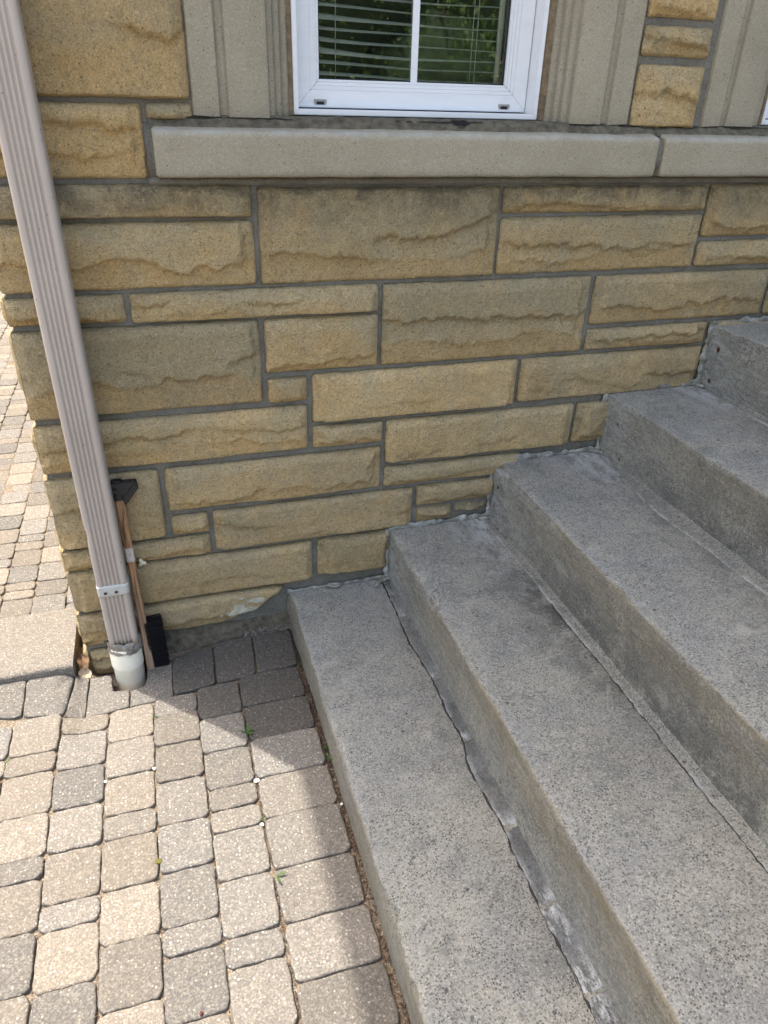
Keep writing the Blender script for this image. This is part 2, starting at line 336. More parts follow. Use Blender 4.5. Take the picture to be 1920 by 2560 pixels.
def mat_leaf(name, a, b):
    t = NT(name, .55, .35); oi = t.noise(2.3, 5, .7)
    c = t.ramp(oi, [(.3, a), (.7, b)]); t.b.inputs['Subsurface Weight'].default_value = 0
    t.fin(c)
    tl = t.n('ShaderNodeBsdfTranslucent'); t.l(c, tl.inputs[0]); mx = t.n('ShaderNodeMixShader'); mx.inputs[0].default_value = .35
    t.l(t.b.outputs[0], mx.inputs[1]); t.l(tl.outputs[0], mx.inputs[2]); t.l(mx.outputs[0], t.t.nodes['Material Output'].inputs[0]); return t.m

M = dict(stone=mat_stone(), mortar=mat_mortar(), conc=mat_concrete(), patch=mat_concrete('mortar_repair', (.110, .112, .110), (.065, .066, .065), .25), paver=mat_paver(), sand=mat_sand(),
         lime=mat_lime(), vinyl=mat_vinyl(), spout=mat_spout(), wood=mat_wood(), black=mat_plastic_black(), pvc=mat_pvc(), caulk=mat_caulk(), glass=mat_glass(),
         leaf=mat_leaf('tree_leaves', (.04, .08, .012), (.085, .13, .03)), weed=mat_leaf('weed_leaves', (.035, .085, .015), (.09, .17, .035)))
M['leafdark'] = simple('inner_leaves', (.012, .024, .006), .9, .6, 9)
M['grey'] = simple('dirty_grey_plastic', (.26, .26, .25), .6, .3, 200)
M['bed'] = simple('dirty_old_mortar', (.105, .090, .064), .95, .45, 60, .006, 120)
M['bloom'] = simple('lime_smear', (.42, .385, .30), .95, .3, 60, .003, 200)
M['band'] = simple('pale_metal_band', (.44, .44, .41), .4, .08, 20, .0006, 60, .5)
M['rust'] = simple('rust', (.06, .025, .012), .9, .5, 90, .003, 300)
M['bag'] = simple('grey_film', (.20, .18, .155), .28, .35, 40, .004, 60, .7)
M['dark'] = simple('dark_room', (.02, .02, .02), .9)
M['gasket'] = simple('black_gasket', (.01, .01, .011), .5)
M['slat'] = simple('blind_slat', (.80, .82, .78), .45, .08, 20)
M['tape'] = simple('peeling_label', (.46, .40, .36), .6, .3, 160, .001, 200)
M['brownseal'] = simple('brown_sealant', (.16, .115, .068), .7, .35, 70, .003, 160)
M['bristle'] = simple('black_bristle', (.010, .010, .012), .55, .3, 300, 0, 200, .4)
M['asph'] = simple('driveway_ground', (.30, .265, .22), .95, .2, 60, .003, 200)
M['roof'] = simple('brown_shingle', (.09, .075, .06), .9, .3, 20, .01, 60)
M['soffit'] = simple('soffit_paint', (.55, .53, .48), .6, .05)
M['bark'] = simple('tree_bark', (.09, .07, .05), .95, .4, 8, .02, 30)
M['petal'] = simple('pale_petal', (.60, .56, .40), .7, .15, 200)
M['dry'] = simple('dry_leaf', (.17, .10, .055), .8, .45, 90, .001, 200)
M['dryp'] = simple('pale_dry_leaf', (.55, .43, .30), .8, .25, 90, .001, 200)
M['white'] = simple('white_pebble', (.68, .66, .60), .8, .12, 200, .001, 300)
M['moss'] = simple('dry_moss', (.12, .10, .025), .95, .5, 300, .003, 400)
M['red'] = simple('red_seed', (.07, .02, .015), .6, .4, 300)

# ================================================================== GROUND
def gz(x, y):
    t = np.clip((-x - .12) / .5, 0, 1); s = np.clip((y + .5) / .4, 0, 1); s = s * s * (3 - 2 * s)
    return -(.02 + .03 * t - .032 * np.clip((-x - .585) / .045, 0, 1)) * s
def far_sheet():
    mb = MB(); Rr = 90.
    mb.add([(-Rr, -Rr, -.16), (Rr, -Rr, -.16), (Rr, Rr, -.16), (-Rr, Rr, -.16)], [(0, 1, 2, 3)])
    o = mb.build('ground', M['asph'], fix=False); o['kind'] = 'structure'
far_sheet()
def sand_bed():
    xs = np.concatenate([np.arange(-4.2, -1.3, .3), np.arange(-1.3, .02, .02)]); ys = np.concatenate([np.arange(-4.2, -1.5, .3), np.arange(-1.5, .021, .02)])
    X, Y = np.meshgrid(xs, ys, indexing='ij'); Z = gz(X, Y) - .010 + fbm(X * 14, Y * 14, 3) * .012 - .035 * ((X > -.61) & (X < -.405) & (Y > -.125))
    mb = MB(); mb.grid(np.dstack([X, Y, Z]))
    ys2 = np.arange(-.03, 6.4, .05); xs2 = np.concatenate([np.arange(-4.2, -1.3, .2), np.arange(-1.3, -.5, .04), [-.5]])
    X, Y = np.meshgrid(xs2, ys2, indexing='ij'); Z = -.006 + fbm(X * 14, Y * 14, 3) * .006
    Z = np.where((X > -.62) & (Y < .3), -.10, Z)
    mb.grid(np.dstack([X, Y, Z]))
    o = mb.build('joint_sand', M['sand'], smooth=True, fix=False); o['kind'] = 'structure'
sand_bed()

def roundpoly(pts, r, n=4):
    out = []; m = len(pts)
    for i in range(m):
        p = Vector(pts[i]); a = Vector(pts[i - 1]); b = Vector(pts[(i + 1) % m])
        u = (a - p); v = (b - p); lu, lv = u.length, v.length; u.normalize(); v.normalize()
        rr = min(r, lu * .45, lv * .45)
        p0 = p + u * rr; p1 = p + v * rr
        for k in range(n + 1):
            t = k / n; out.append(p0 * (1 - t) ** 2 + p * 2 * t * (1 - t) + p1 * t * t)
        d = (b - p).length; q1 = p1; q2 = b - v * min(r, lv * .45)
        for k in (1, 2, 3): out.append(q1.lerp(q2, k / 4))
    return out
def paver(mb, pts, zf, r=.012, col=(0, .5, 0, 1), gap=.0028, seed=0, hi=0, tilt=(0, 0)):
    rnd = random.Random(seed)
    pts = list(pts)
    a = sum(pts[i - 1][0] * pts[i][1] - pts[i][0] * pts[i - 1][1] for i in range(len(pts)))
    if a < 0: pts = pts[::-1]
    cx = sum(p[0] for p in pts) / len(pts); cy = sum(p[1] for p in pts) / len(pts)
    P = roundpoly(pts, r); n = len(P)
    nor = []
    for i in range(n):
        e = P[(i + 1) % n] - P[i - 1]; nn = Vector((-e.y, e.x)).normalized(); nor.append(nn)      # inward
    rings = []; big_ = r >= .012
    for off, dz in ((gap, -.045), (gap, -.007), (gap + .0004, -.0028), (gap + .0014, -.0009), (gap + .0034, -.0001)) + (((gap + .0075, 0.),) if big_ else ()):
        ring = []
        for i in range(n):
            q = P[i] + nor[i] * (off + .0011 * math.sin(i * 2.1 + seed) * (1 if dz > -.02 else 0) + rnd.uniform(-.0005, .0005))
            z = (zf(q.x, q.y) if len(pts) == 4 else zf(cx, cy) + (zf(cx + .05, cy) - zf(cx - .05, cy)) * 10 * (q.x - cx) + (zf(cx, cy + .03) - zf(cx, cy - .03)) / .06 * (q.y - cy)) + dz + hi + tilt[0] * (q.x - cx) + tilt[1] * (q.y - cy)
            ring.append((q.x, q.y, z))
        rings.append(ring)
    rg = rings[-1]; rings.append([(cx + (q[0] - cx) * .86, cy + (q[1] - cy) * .86, zf(q[0], q[1]) + hi + tilt[0] * (q[0] - cx) + tilt[1] * (q[1] - cy)) for q in rg]) if len(pts) == 4 else None
    m = len(rings); vs = [v for r_ in rings for v in r_]
    vs.append((cx, cy, zf(cx, cy) + hi + .0004)) if len(pts) == 4 else None
    fs = [(k * n + i, k * n + (i + 1) % n, (k + 1) * n + (i + 1) % n, (k + 1) * n + i) for k in range(m - 1) for i in range(n)]
    if len(pts) == 4: fs += [((m - 1) * n + i, (m - 1) * n + (i + 1) % n, m * n) for i in range(n)]
    else: fs.append(tuple((m - 1) * n + i for i in range(n)))
    mb.add(vs, fs, col)
G_, T_ = 0, 1
def pavecol(rnd, kind=None):
    k = kind if kind is not None else rnd.choice([0, 0, .25, .7, 1, 1])
    if k < 0: return (-k, rnd.uniform(.0, .12), rnd.random(), 1)
    return (min(1, max(0, k + rnd.uniform(-.12, .12))), rnd.uniform(.3, .7), rnd.random(), 1)
def build_pavers():
    mb = MB(); rnd = random.Random(11); sd = [0]
    Z = lambda x, y: float(gz(np.float64(x), np.float64(y)))
    def P(pts, kind=None, r=.019, hi=None, zf=Z):
        sd[0] += 1
        if hi is None: hi = rnd.uniform(-.0015, .0015)
        jit = [(x + rnd.uniform(-.0012, .0012), y + rnd.uniform(-.0012, .0012)) for x, y in pts]
        paver(mb, jit, zf, r, pavecol(rnd, kind), rnd.uniform(.0002, .0013), sd[0], hi, (rnd.uniform(-.012, .012), rnd.uniform(-.012, .012)))
    def rect(x0, x1, y0, y1, kind=None, **k): P([(x0, y0), (x1, y0), (x1, y1), (x0, y1)], kind, **k)
    # row at the wall
    P([(-.835, -.175), (-.722, -.200), (-.726, -.052), (-.835, -.048)], 0)
    P([(-.722, -.200), (-.622, -.219), (-.606, -.052), (-.726, -.052)], 0)
    P([(-.620, -.220), (-.575, -.222), (-.572, -.056), (-.606, -.052)], .1, r=.003)
    P([(-.575, -.222), (-.465, -.213), (-.463, -.150), (-.466, -.141), (-.508, -.134), (-.512, -.060), (-.572, -.056)], .2, r=.006)
    P([(-.463, -.213), (-.351, -.208), (-.349, -.060), (-.420, -.064), (-.418, -.100), (-.424, -.136), (-.461, -.150)], .0, r=.006)
    P([(-.351, -.208), (-.239, -.199), (-.234, -.030), (-.349, -.045)], -.02)
    P([(-.239, -.199), (-.129, -.195), (-.118, -.018), (-.234, -.025)], -.25)
    P([(-.127, -.195), (-.011, -.187), (-.004, -.024), (-.117, -.022)], -.1)
    cols = {(-.180, -.014): ([-.190, -.318, -.441, -.561, -.672, -.796, -.911, -1.024, -1.137, -1.25, -1.366, -1.48], [-.1, -.2, .05, .55, .45, .4, .3, .4, .4, .5, 0]),
            (-.293, -.183): ([-.203, -.333, -.454, -.564, -.624, -.679, -.794, -.911, -.967, -1.089, -1.2, -1.31, -1.37, -1.48], [-.1, .02, .35, .5, .45, .4, .25, .25, .3, .3, 0, 1, 0]),
            (-.403, -.293): ([-.211, -.285, -.398, -.515, -.631, -.743, -.860, -.915, -1.031, -1.14, -1.25, -1.31, -1.42], [.15, .55, .7, .45, .05, .15, .15, .1, .75, 0, 1, 0]),
            (-.514, -.403): ([-.218, -.347, -.469, -.575, -.636, -.752, -.861, -.979, -1.09, -1.2, -1.26, -1.37], [.95, .55, .95, .45, 1, .95, .6, .9, 0, .5, 1]),
            (-.624, -.514): ([-.222, -.286, -.414, -.529, -.636, -.751, -.805, -.915, -1.02, -1.13, -1.24], [1, .1, .05, .45, .95, .4, .95, .1, .5, 1]),
            (-.736, -.625): ([-.212, -.343, -.405, -.524, -.633, -.685, -.795, -.909, -1.02, -1.13, -1.19], [.8, .9, .9, .9, .3, .9, .2, .8, .1, .5])}
    for (x0, x1), (ys, ks) in cols.items():
        for i in range(len(ys) - 1): rect(x0, x1, ys[i + 1], ys[i], ks[i])
        y = ys[-1]
        while y > -3.8:
            d = rnd.choice([.112, .112, .058]); rect(x0, x1, y - d, y); y -= d
    x = -.736
    while x > -3.9:
        y = -.20 + rnd.uniform(-.03, .0)
        if x < -.84: rect(x - .111, x, y, -.055)
        while y > -3.8:
            d = rnd.choice([.115, .115, .06]); rect(x - .111, x, y - d, y); y -= d
        x -= .111
    # raised paving beyond the slab
    Z2 = lambda x, y: -.001 + .004 * math.sin(x * 5) * math.sin(y * 4)
    up = {(-.740, -.645): ([.200, .303, .385, .490, .592, .70, .80, .86], [.1, .5, .15, .95, .9, .2, 1]), (-.828, -.740): ([.212, .300, .345, .390, .486, .585, .64, .69, .80, .91], [.8, .85, .9, .1, .9, .95, .1, .2, .8])}
    for (x0, x1), (ys, ks) in up.items():
        for i in range(len(ys) - 1): rect(x0, x1, ys[i], ys[i + 1], ks[i], zf=Z2)
        y = ys[-1]
        while y < 6:
            d = rnd.choice([.10, .10, .055]); rect(x0, x1, y, y + d, zf=Z2); y += d
    for x0, x1 in [(-.645, -.575)]:
        y = .19
        while y < 6:
            d = rnd.choice([.10, .10, .055]); rect(x0, x1, y, y + d, zf=Z2); y += d
    x = -.828
    while x > -4:
        y = .235
        while y < 6:
            d = rnd.choice([.10, .10, .055]); rect(x - .095, x, y, y + d, zf=Z2); y += d
        x -= .095
    o = mb.build('paving', M['paver'], smooth=True, fix=False); o.data.polygons.foreach_set('use_smooth', [len(p.vertices) <= 4 for p in o.data.polygons]); o['kind'] = 'structure'
build_pavers()

# ------------------------------------------------------------------ slab at the corner
def build_slab():
    x0, x1, y0, y1, z0, z1 = -2.4, -.606, -.057, .215, -.12, .004
    nx = 180; ny = 36
    rows = []
    prof = [(y0, z0), (y0, -.03), (y0 - .0006, -.006), (y0 + .002, z1 - .004), (y0 + .007, z1 - .0008)]
    prof += [(y, z1) for y in np.linspace(y0 + .014, y1 - .01, ny)] + [(y1 - .004, z1 - .001), (y1, z1 - .006), (y1, z0)]
    xs = np.linspace(x0, x1, nx)
    X = np.repeat(xs[:, None], len(prof), 1); Y = np.repeat(np.array([p[0] for p in prof])[None], nx, 0); Zz = np.repeat(np.array([p[1] for p in prof])[None], nx, 0)
    Y = Y + fbm(X * 30, Zz * 60, 5) * .004 * (Y < 0); Zz = Zz + fbm(X * 9, Y * 9, 6) * .005 + fbm(X * 60, Y * 60, 8) * .002 * (Zz > -.01)
    mb = MB(); mb.grid(np.dstack([X, Y, Zz]), (.55, .52, 0, 1))
    n = len(prof); mb.f.append(tuple((nx - 1) * n + k for k in range(n))[::-1]); mb.f.append(tuple(range(n)))
    o = mb.build('concrete_slab', M['paver'], smooth=True, fix=True)
    m = o.modifiers.new('es', 'EDGE_SPLIT'); m.split_angle = R(60)
    tag(o, 'sunlit sandy concrete slab butting against the corner of the stone wall', 'slab')
build_slab()

# ================================================================== HOUSE
house = thing('stone_house', 'house wall of tan split-faced stone blocks with white windows and a limestone sill', 'house')
CX = -.578
def stone_block(mb, x0, x1, z0, z1, seed, hue=.3, val=.55, veil=.3, cell=.0045, amp=1.0, lip=None, depth=.03, yb=0., facets=None, notch=None):
    if cell < .01: x0 -= .0012 * (x0 > CX + .001); x1 += .0012; z0 -= .0012; z1 += .0012
    rnd = random.Random(seed); W_, H_ = x1 - x0, z1 - z0
    nx = max(6, int(W_ / cell)); nz = max(5, int(H_ / cell))
    # finer samples near the margins
    def sp(n):
        t = np.linspace(0, 1, n + 1); return t
    X, Zz = np.meshgrid(x0 + W_ * sp(nx), z0 + H_ * sp(nz), indexing='ij')
    dl, dr, db, dt = X - x0, x1 - X, Zz - z0, z1 - Zz
    # worn, uneven outline
    wob = lambda a, s: fbm(a * 22, s * 7.3 + 0 * a, seed + s) * .0042
    Xo = X + wob(Zz, 1) * np.clip(1 - dl / .03, 0, 1) + wob(Zz, 2) * np.clip(1 - dr / .03, 0, 1)
    Zo = Zz + wob(X, 3) * np.clip(1 - db / .03, 0, 1) + wob(X, 4) * np.clip(1 - dt / .03, 0, 1)
    cr = rnd.uniform(.003, .008)                                # rounded corners
    for cxn, czn, sx, sz in ((x0, z0, 1, 1), (x1, z0, -1, 1), (x0, z1, 1, -1), (x1, z1, -1, -1)):
        k = np.clip(1 - (np.abs(X - cxn)) / cr, 0, 1) * np.clip(1 - (np.abs(Zz - czn)) / cr, 0, 1)
        Xo = Xo + sx * k * cr * .3; Zo = Zo + sz * k * cr * .3
    d = np.minimum(np.minimum(dl, dr), np.minimum(db, dt))
    e = np.clip(d / .006, 0, 1); edge = np.sqrt(1 - (1 - e) ** 2)
    # chiselled facets
    f = np.full(X.shape, .032)
    for k in range(rnd.randint(4, 7) + int(W_ * 8)):
        px, pz = rnd.uniform(x0, x1), rnd.uniform(z0, z1); gx, gg = rnd.uniform(-.16, .16), rnd.uniform(-.22, .30)
        wx = fbm(X * 9, Zz * 9, seed + 40 + k) * .03
        f = np.minimum(f, .024 + gx * (X - px + wx) + gg * (Zz - pz) + rnd.uniform(0, .004))
    f = np.clip(f, .017, .034)
    f *= np.clip(.3 + dl / .03, 0, 1) * np.clip(.3 + dr / .03, 0, 1)
    # broken plateau: a jagged lower ledge, now and then jagged sides, bevelled head
    def jag(t, k, big, sm): return fbm(t * 5.5, 0 * t + k, seed + 60 + k, 2) * big + (np.abs(fbm(t * 19, 0 * t + k, seed + 70 + k, 4)) - .1) * sm * 1.6 + fbm(t * 70, 0 * t, seed + 75 + k, 3) * sm * .45
    nl = lip if lip is not None else [rnd.uniform(.17, .30)]
    zl = z0 + H_ * nl[0] + jag(X, 0, H_ * .36, min(.030, H_ * .22)) + fbm(X * 50, Zz * 50, seed + 71, 3) * .004
    s = 1 / (1 + np.exp(-np.clip((zl - Zz) / .0013, -30, 30)))
    mask = s
    low = .003 + .004 * np.clip((Zz - z0) / np.maximum(zl - z0, .004), 0, 1) + fbm(X * 12, Zz * 20, seed + 33) * .006
    sides = 1.
    for sd_, dd_ in ((1, dl), (2, dr)):
        if rnd.random() < .62 and W_ > .12:
            off = rnd.uniform(.012, .035) + jag(Zz, sd_, .035, .014); sides = sides * (1 - .85 / (1 + np.exp(-np.clip((off - dd_) / .0018, -30, 30))))
    headw = rnd.uniform(.012, .035); hd_ = .25 + .75 * sst(0, headw, dt + jag(X, 5, .02, .008))
    if lip is None and rnd.random() < .22: s = s * .35 * sst(.35, .7, vnoise(X * 8, 0 * X, seed + 91)); mask = s      # some faces broke clean, without a ledge
    else: s = s * (.45 + .55 * sst(.2, .5, vnoise(X * 5, 0 * X, seed + 92)))
    f = np.where(True, low * s + (1 - s) * (.004 + (f - .004) * sides * hd_), 0)
    if H_ > .15 or rnd.random() < .3:      # an inner shelf in the taller faces
        z2 = z0 + H_ * rnd.uniform(.45, .6) + jag(X, 8, H_ * .4, .03); s2_ = 1 / (1 + np.exp(-np.clip((z2 - Zz) / .0020, -30, 30))); a2_ = .016 * sst(.30, .55, vnoise(X * 6, Zz * 4, seed + 90))
        f = f - a2_ * s2_ * (1 - s) * np.exp(-np.clip((z2 - Zz) / (H_ * .28), 0, 9))
    # side chip
    if rnd.random() < .5:
        cxn = rnd.choice([x0, x1]); rr = rnd.uniform(.02, .05); q = np.hypot(X - cxn, (Zz - rnd.uniform(z0, z1)) * .8) + fbm(X * 30, Zz * 30, seed + 9) * .02
        f -= .007 * sst(rr, rr * .7, q); 
    y = yb + .002 - edge * (.0045 + np.maximum(f * amp - .001, -.001))
    if notch is not None:
        q = notch(X, Zz, seed); y = y + q
    top = sst(.0, 1, (Zz - z0) / H_)
    C = np.zeros(X.shape + (4,)); C[..., 3] = 1
    C[..., 0] = np.clip(hue + .60 * mask + fbm(X * 6, Zz * 6, seed + 8) * .5, 0, 1)
    C[..., 1] = np.clip(val + fbm(X * 4, Zz * 4, seed + 18) * .2, 0, 1)
    C[..., 2] = np.clip(veil + .55 * (top - .45) - .4 * mask, 0, 1)
    P = np.dstack([Xo, y, Zo]); b0 = len(mb.v); mb.grid(P, C.reshape(-1, 4))
    # returns going back into the wall
    n, m = P.shape[:2]
    border = [(i, 0) for i in range(n)] + [(n - 1, j) for j in range(1, m)] + [(i, m - 1) for i in range(n - 2, -1, -1)] + [(0, j) for j in range(m - 2, 0, -1)]
    ids = [b0 + i * m + j for i, j in border]; k0 = len(mb.v)
    for i, j in border:
        mb.v.append((float(Xo[i, j]), yb + depth, float(Zo[i, j]))); mb.c.append((hue, val * .9, veil, 1))
    L = len(ids)
    for a in range(L): mb.f.append((ids[a], k0 + a, k0 + (a + 1) % L, ids[(a + 1) % L]))

J = .006
stones = [
 (CX, -.152, 1.352, 1.56, .75, .50, .15), (CX, -.250, 1.208, 1.340, .95, .62, .0), (-.238, -.151, 1.314, 1.343, .2, .40, .7),
 (CX, -.041, 1.130, 1.194, .35, .50, .45), (CX, -.041, .984, 1.120, .5, .55, .2), (-.027, .553, .983, 1.187, .05, .40, .5),
 (.563, 1.143, 1.128, 1.187, .35, .48, .35), (.563, 1.144, .984, 1.117, .2, .46, .35), (1.153, 1.55, 1.062, 1.189, .4, .45, .2), (1.153, 1.60, .985, 1.048, .35, .47, .2),
 (CX, -.336, .913, .972, .2, .46, .5), (-.322, .254, .908, .972, .35, .50, .35), (CX, -.042, .696, .900, .1, .42, .8), (-.027, .254, .769, .900, .5, .52, .3), (-.027, .071, .692, .752, .45, .55, .3),
 (.086, .655, .627, .755, .55, .62, .15), (.085, .274, .554, .612, .4, .58, .3), (CX, .070, .555, .677, .5, .60, .25), (CX, -.316, .341, .538, .25, .54, .4),
 (-.300, .270, .414, .536, .45, .56, .3), (.285, .853, .487, .611, .5, .55, .1), (.864, 1.0, .487, .611, .2, .42, .3), (.665, 1.247, .634, .756, .25, .46, .3),
 (.856, 1.247, .768, .826, .35, .46, .2), (.266, .841, .768, .970, .05, .38, .5), (.856, 1.418, .841, .969, .3, .46, .2), (1.433, 1.62, .841, .969, .3, .44, .2),
 (.283, .70, .412, .472, .2, .46, .5), (.383, .66, .337, .399, .15, .45, .4), (-.192, .370, .279, .398, .3, .48, .2), (-.298, -.205, .340, .397, .4, .54, .3),
 (CX, -.206, .271, .330, .35, .50, .3), (CX, .073, .139, .263, .15, .50, .2), (.089, .315, .143, .265, .05, .42, .2),
 (1.26, 1.62, .70, .826, .3, .45, .2), (1.26, 1.62, .634, .69, .3, .45, .2),
 (.874, 1.056, 1.539, 1.70, .85, .58, .0), (.874, 1.056, 1.464, 1.522, .35, .48, .3), (.875, 1.055, 1.318, 1.446, .8, .60, .0)]
wall_mb = MB()
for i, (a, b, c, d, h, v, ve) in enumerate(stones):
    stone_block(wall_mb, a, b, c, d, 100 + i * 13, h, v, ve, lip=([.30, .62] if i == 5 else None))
# bottom-course stone, broken away at its right end
def broken(X, Zz, s):
    line = -.055 + (Zz - .125) * 1.3 + fbm(Zz * 20, X * 8, s) * .05
    low = .028 + np.clip(X + .20, 0, .3) * .34 + fbm(X * 16, Zz * 5, s + 1) * .03
    return .022 * sst(-.012, .012, X - line - .05) + .013 * sst(.006, -.006, Zz - low)
stone_block(wall_mb, CX, -.012, .012, .126, 977, .15, .58, .35, lip=[.34], notch=broken, amp=1.2)
stone_block(wall_mb, CX + .012, -.46, -.085, -.002, 978, .1, .45, .4, lip=[.4])
stone_block(wall_mb, .386, .496, .277, .326, 979, .05, .38, .5, lip=[.5], yb=.004)
stone_block(wall_mb, .505, .62, .291, .325, 980, .1, .34, .5, lip=[.4], yb=.012)
# courses above and beside the part in view
rnd = random.Random(5)
for (xa, xb) in ((CX, -.152), (.874, 1.056)):
    z = 1.57 if xa < 0 else 1.715
    while z < 2.65:
        h = rnd.choice([.059, .13, .197]); stone_block(wall_mb, xa, xb, z, z + h, rnd.randint(1, 9999), rnd.uniform(.2, .8), .5, .3, cell=.02); z += h + .014
z = .99
for (za, zb) in ((.10, .3), (.31, .44), (.455, .62), (.634, .826), (.841, .97), (.985, 1.187)):
    x = 1.63
    while x < 3.9:
        wd = rnd.uniform(.3, .6); stone_block(wall_mb, x, x + wd, za, zb, rnd.randint(1, 9999), .3, .46, .3, cell=.025); x += wd + .013
z = 2.66
while z < 3.35:
    h = rnd.choice([.13, .197]); x = CX
    while x < 3.9:
        wd = rnd.uniform(.3, .6); stone_block(wall_mb, x, x + wd, z, z + h, rnd.randint(1, 9999), .4, .5, .3, cell=.03); x += wd + .013
    z += h + .014
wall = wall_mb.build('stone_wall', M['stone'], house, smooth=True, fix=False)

# stones of the left flank (facing -x), the corner edge of each is rough
flank = MB()
def flank_block(y1, z0, z1, seed, cell=.008, y0=.0):
    tmp = MB(); stone_block(tmp, 0, y1 - y0, z0, z1, seed, .5, .58, .2, cell=cell, depth=.05, amp=.8)
    # rotate: local x -> +y, local y(-) -> -x
    b = len(flank.v)
    flank.v.extend([(CX + .004 + p[1], y0 + p[0], p[2]) for p in tmp.v]); flank.c.extend(tmp.c); flank.f.extend([tuple(i + b for i in f[::-1]) for f in tmp.f])
rows = [(-.085, -.002), (.012, .126), (.139, .330), (.341, .540), (.555, .677), (.696, .900), (.913, .972), (.984, 1.120), (1.130, 1.194), (1.208, 1.340), (1.352, 1.56), (1.574, 1.77), (1.784, 1.914), (1.928, 2.12), (2.134, 2.33), (2.345, 2.54), (2.555, 2.75), (2.765, 2.96), (2.975, 3.35)]
for i, (a, b) in enumerate(rows):
    y = .004
    first = True
    while y < 5.9:
        L = rnd.uniform(.22, .55); flank_block(y + L, a, b, 500 + i * 7 + int(y * 10), .008 if first else .03, y0=y); y += L + .013; first = False
flank.build('side_wall', M['stone'], house, smooth=True, fix=False)

# mortar body of the walls, with the two window openings left free
def build_mortar():
    mb = MB(); yf, yb = .0045, .22
    def panel(x0, x1, z0, z1, cell=.012):
        nx = max(2, int((x1 - x0) / cell)); nz = max(2, int((z1 - z0) / cell))
        X, Z = np.meshgrid(np.linspace(x0, x1, nx), np.linspace(z0, z1, nz), indexing='ij')
        Y = yf + fbm(X * 30, Z * 30, 4) * .004
        mb.grid(np.dstack([X, Y, Z]))
    panel(CX + .008, 1.65, -.2, 1.312, .009); panel(1.65, 4, -.2, 1.312, .1)
    panel(CX + .008, -.143, 1.312, 2.66, .012); panel(.860, 1.082, 1.312, 2.66, .012); panel(2.085, 4, 1.312, 2.66, .1); panel(CX + .008, 4, 2.66, 3.4, .1)
    mb.box(-.14, .05, .106, yb, 1.312, 2.62); mb.box(.67, .858, .106, yb, 1.312, 2.62); mb.box(1.09, 1.27, .106, yb, 1.312, 2.62); mb.box(1.9, 2.08, .106, yb, 1.312, 2.62)
    for a, b, c, d in ((CX + .008, -.143, 1.312, 2.62), (.86, 1.082, 1.312, 2.62), (2.085, 4, 1.312, 2.62), (CX + .008, -.143, 2.62, 2.66), (2.1, 4, 2.62, 2.66), (CX + .008, 4, 2.66, 3.4), (CX + .008, 4, -.2, 1.312)):
        mb.box(a, b, yf + .0035, yb, c, d)
    mb.box(CX + .008, CX + .2, yb, 6, -.2, 3.4); mb.box(3.8, 4, yb, 6, -.2, 3.4); mb.box(CX + .2, 3.8, 5.8, 6, -.2, 3.4)
    mb.build('mortar', M['mortar'], wall, smooth=False, fix=False)
build_mortar()
# mortar apron squeezed out below the bottom course
def apron():
    xs = np.arange(-.455, .003, .006); prof = [(.004, .020), (-.002, .014), (-.007, .004), (-.011, -.012), (-.018, -.032), (-.022, -.06)]
    X = np.repeat(xs[:, None], len(prof), 1); Y = np.repeat(np.array([p[0] for p in prof])[None], len(xs), 0); Z = np.repeat(np.array([p[1] for p in prof])[None], len(xs), 0)
    Y = Y + fbm(X * 14, Z * 20, 31) * .016 ; Z = Z + fbm(X * 22, Z * 3, 32) * .008 + np.clip(X + .12, 0, 1) * .12 * np.linspace(0.15, 1, len(prof))[None]
    mb = MB(); mb.grid(np.dstack([X, Y, Z])); mb.build('mortar_apron', M['bed'], house, smooth=True, fix=False)
apron()
# whitish paint smear on the broken bottom stone
def smear():
    mb = MB(); nx, nz = 60, 30
    X, Z = np.meshgrid(np.linspace(-.20, -.05, nx), np.linspace(.055, .118, nz), indexing='ij'); 
    vs = wall_mb  # sample the stone front by nearest vertex
    V = np.array(vs.v); sel = V[(V[:, 0] > -.23) & (V[:, 0] < -.0) & (V[:, 2] > .01) & (V[:, 2] < .127) & (V[:, 1] < .01)]
    Y = np.zeros(X.shape)
    for i in range(nx):
        for j in range(nz):
            dd = (sel[:, 0] - X[i, j]) ** 2 + (sel[:, 2] - Z[i, j]) ** 2; k = np.argsort(dd)[:4]; wgt = 1 / (dd[k] + 1e-6); Y[i, j] = (sel[k, 1] * wgt).sum() / wgt.sum() - .0008
    keep = (fbm(X * 34, Z * 70, 91, 6) * 1.7 + .27 - np.abs((Z - .075 - (X + .13) * .38) / .032) * .34 - np.abs(X + .12) * 2.0) > .0
    P = np.dstack([X, Y, Z]); mb.v = [tuple(map(float, p)) for p in P.reshape(-1, 3)]; mb.c = [(0, 0, 0, 1)] * len(mb.v)
    for i in range(nx - 1):
        for j in range(nz - 1):
            if keep[i, j]: mb.f.append((i * nz + j, (i + 1) * nz + j, (i + 1) * nz + j + 1, i * nz + j + 1))
    mb.build('paint_smear', M['bloom'], house, smooth=True, fix=False)
smear()

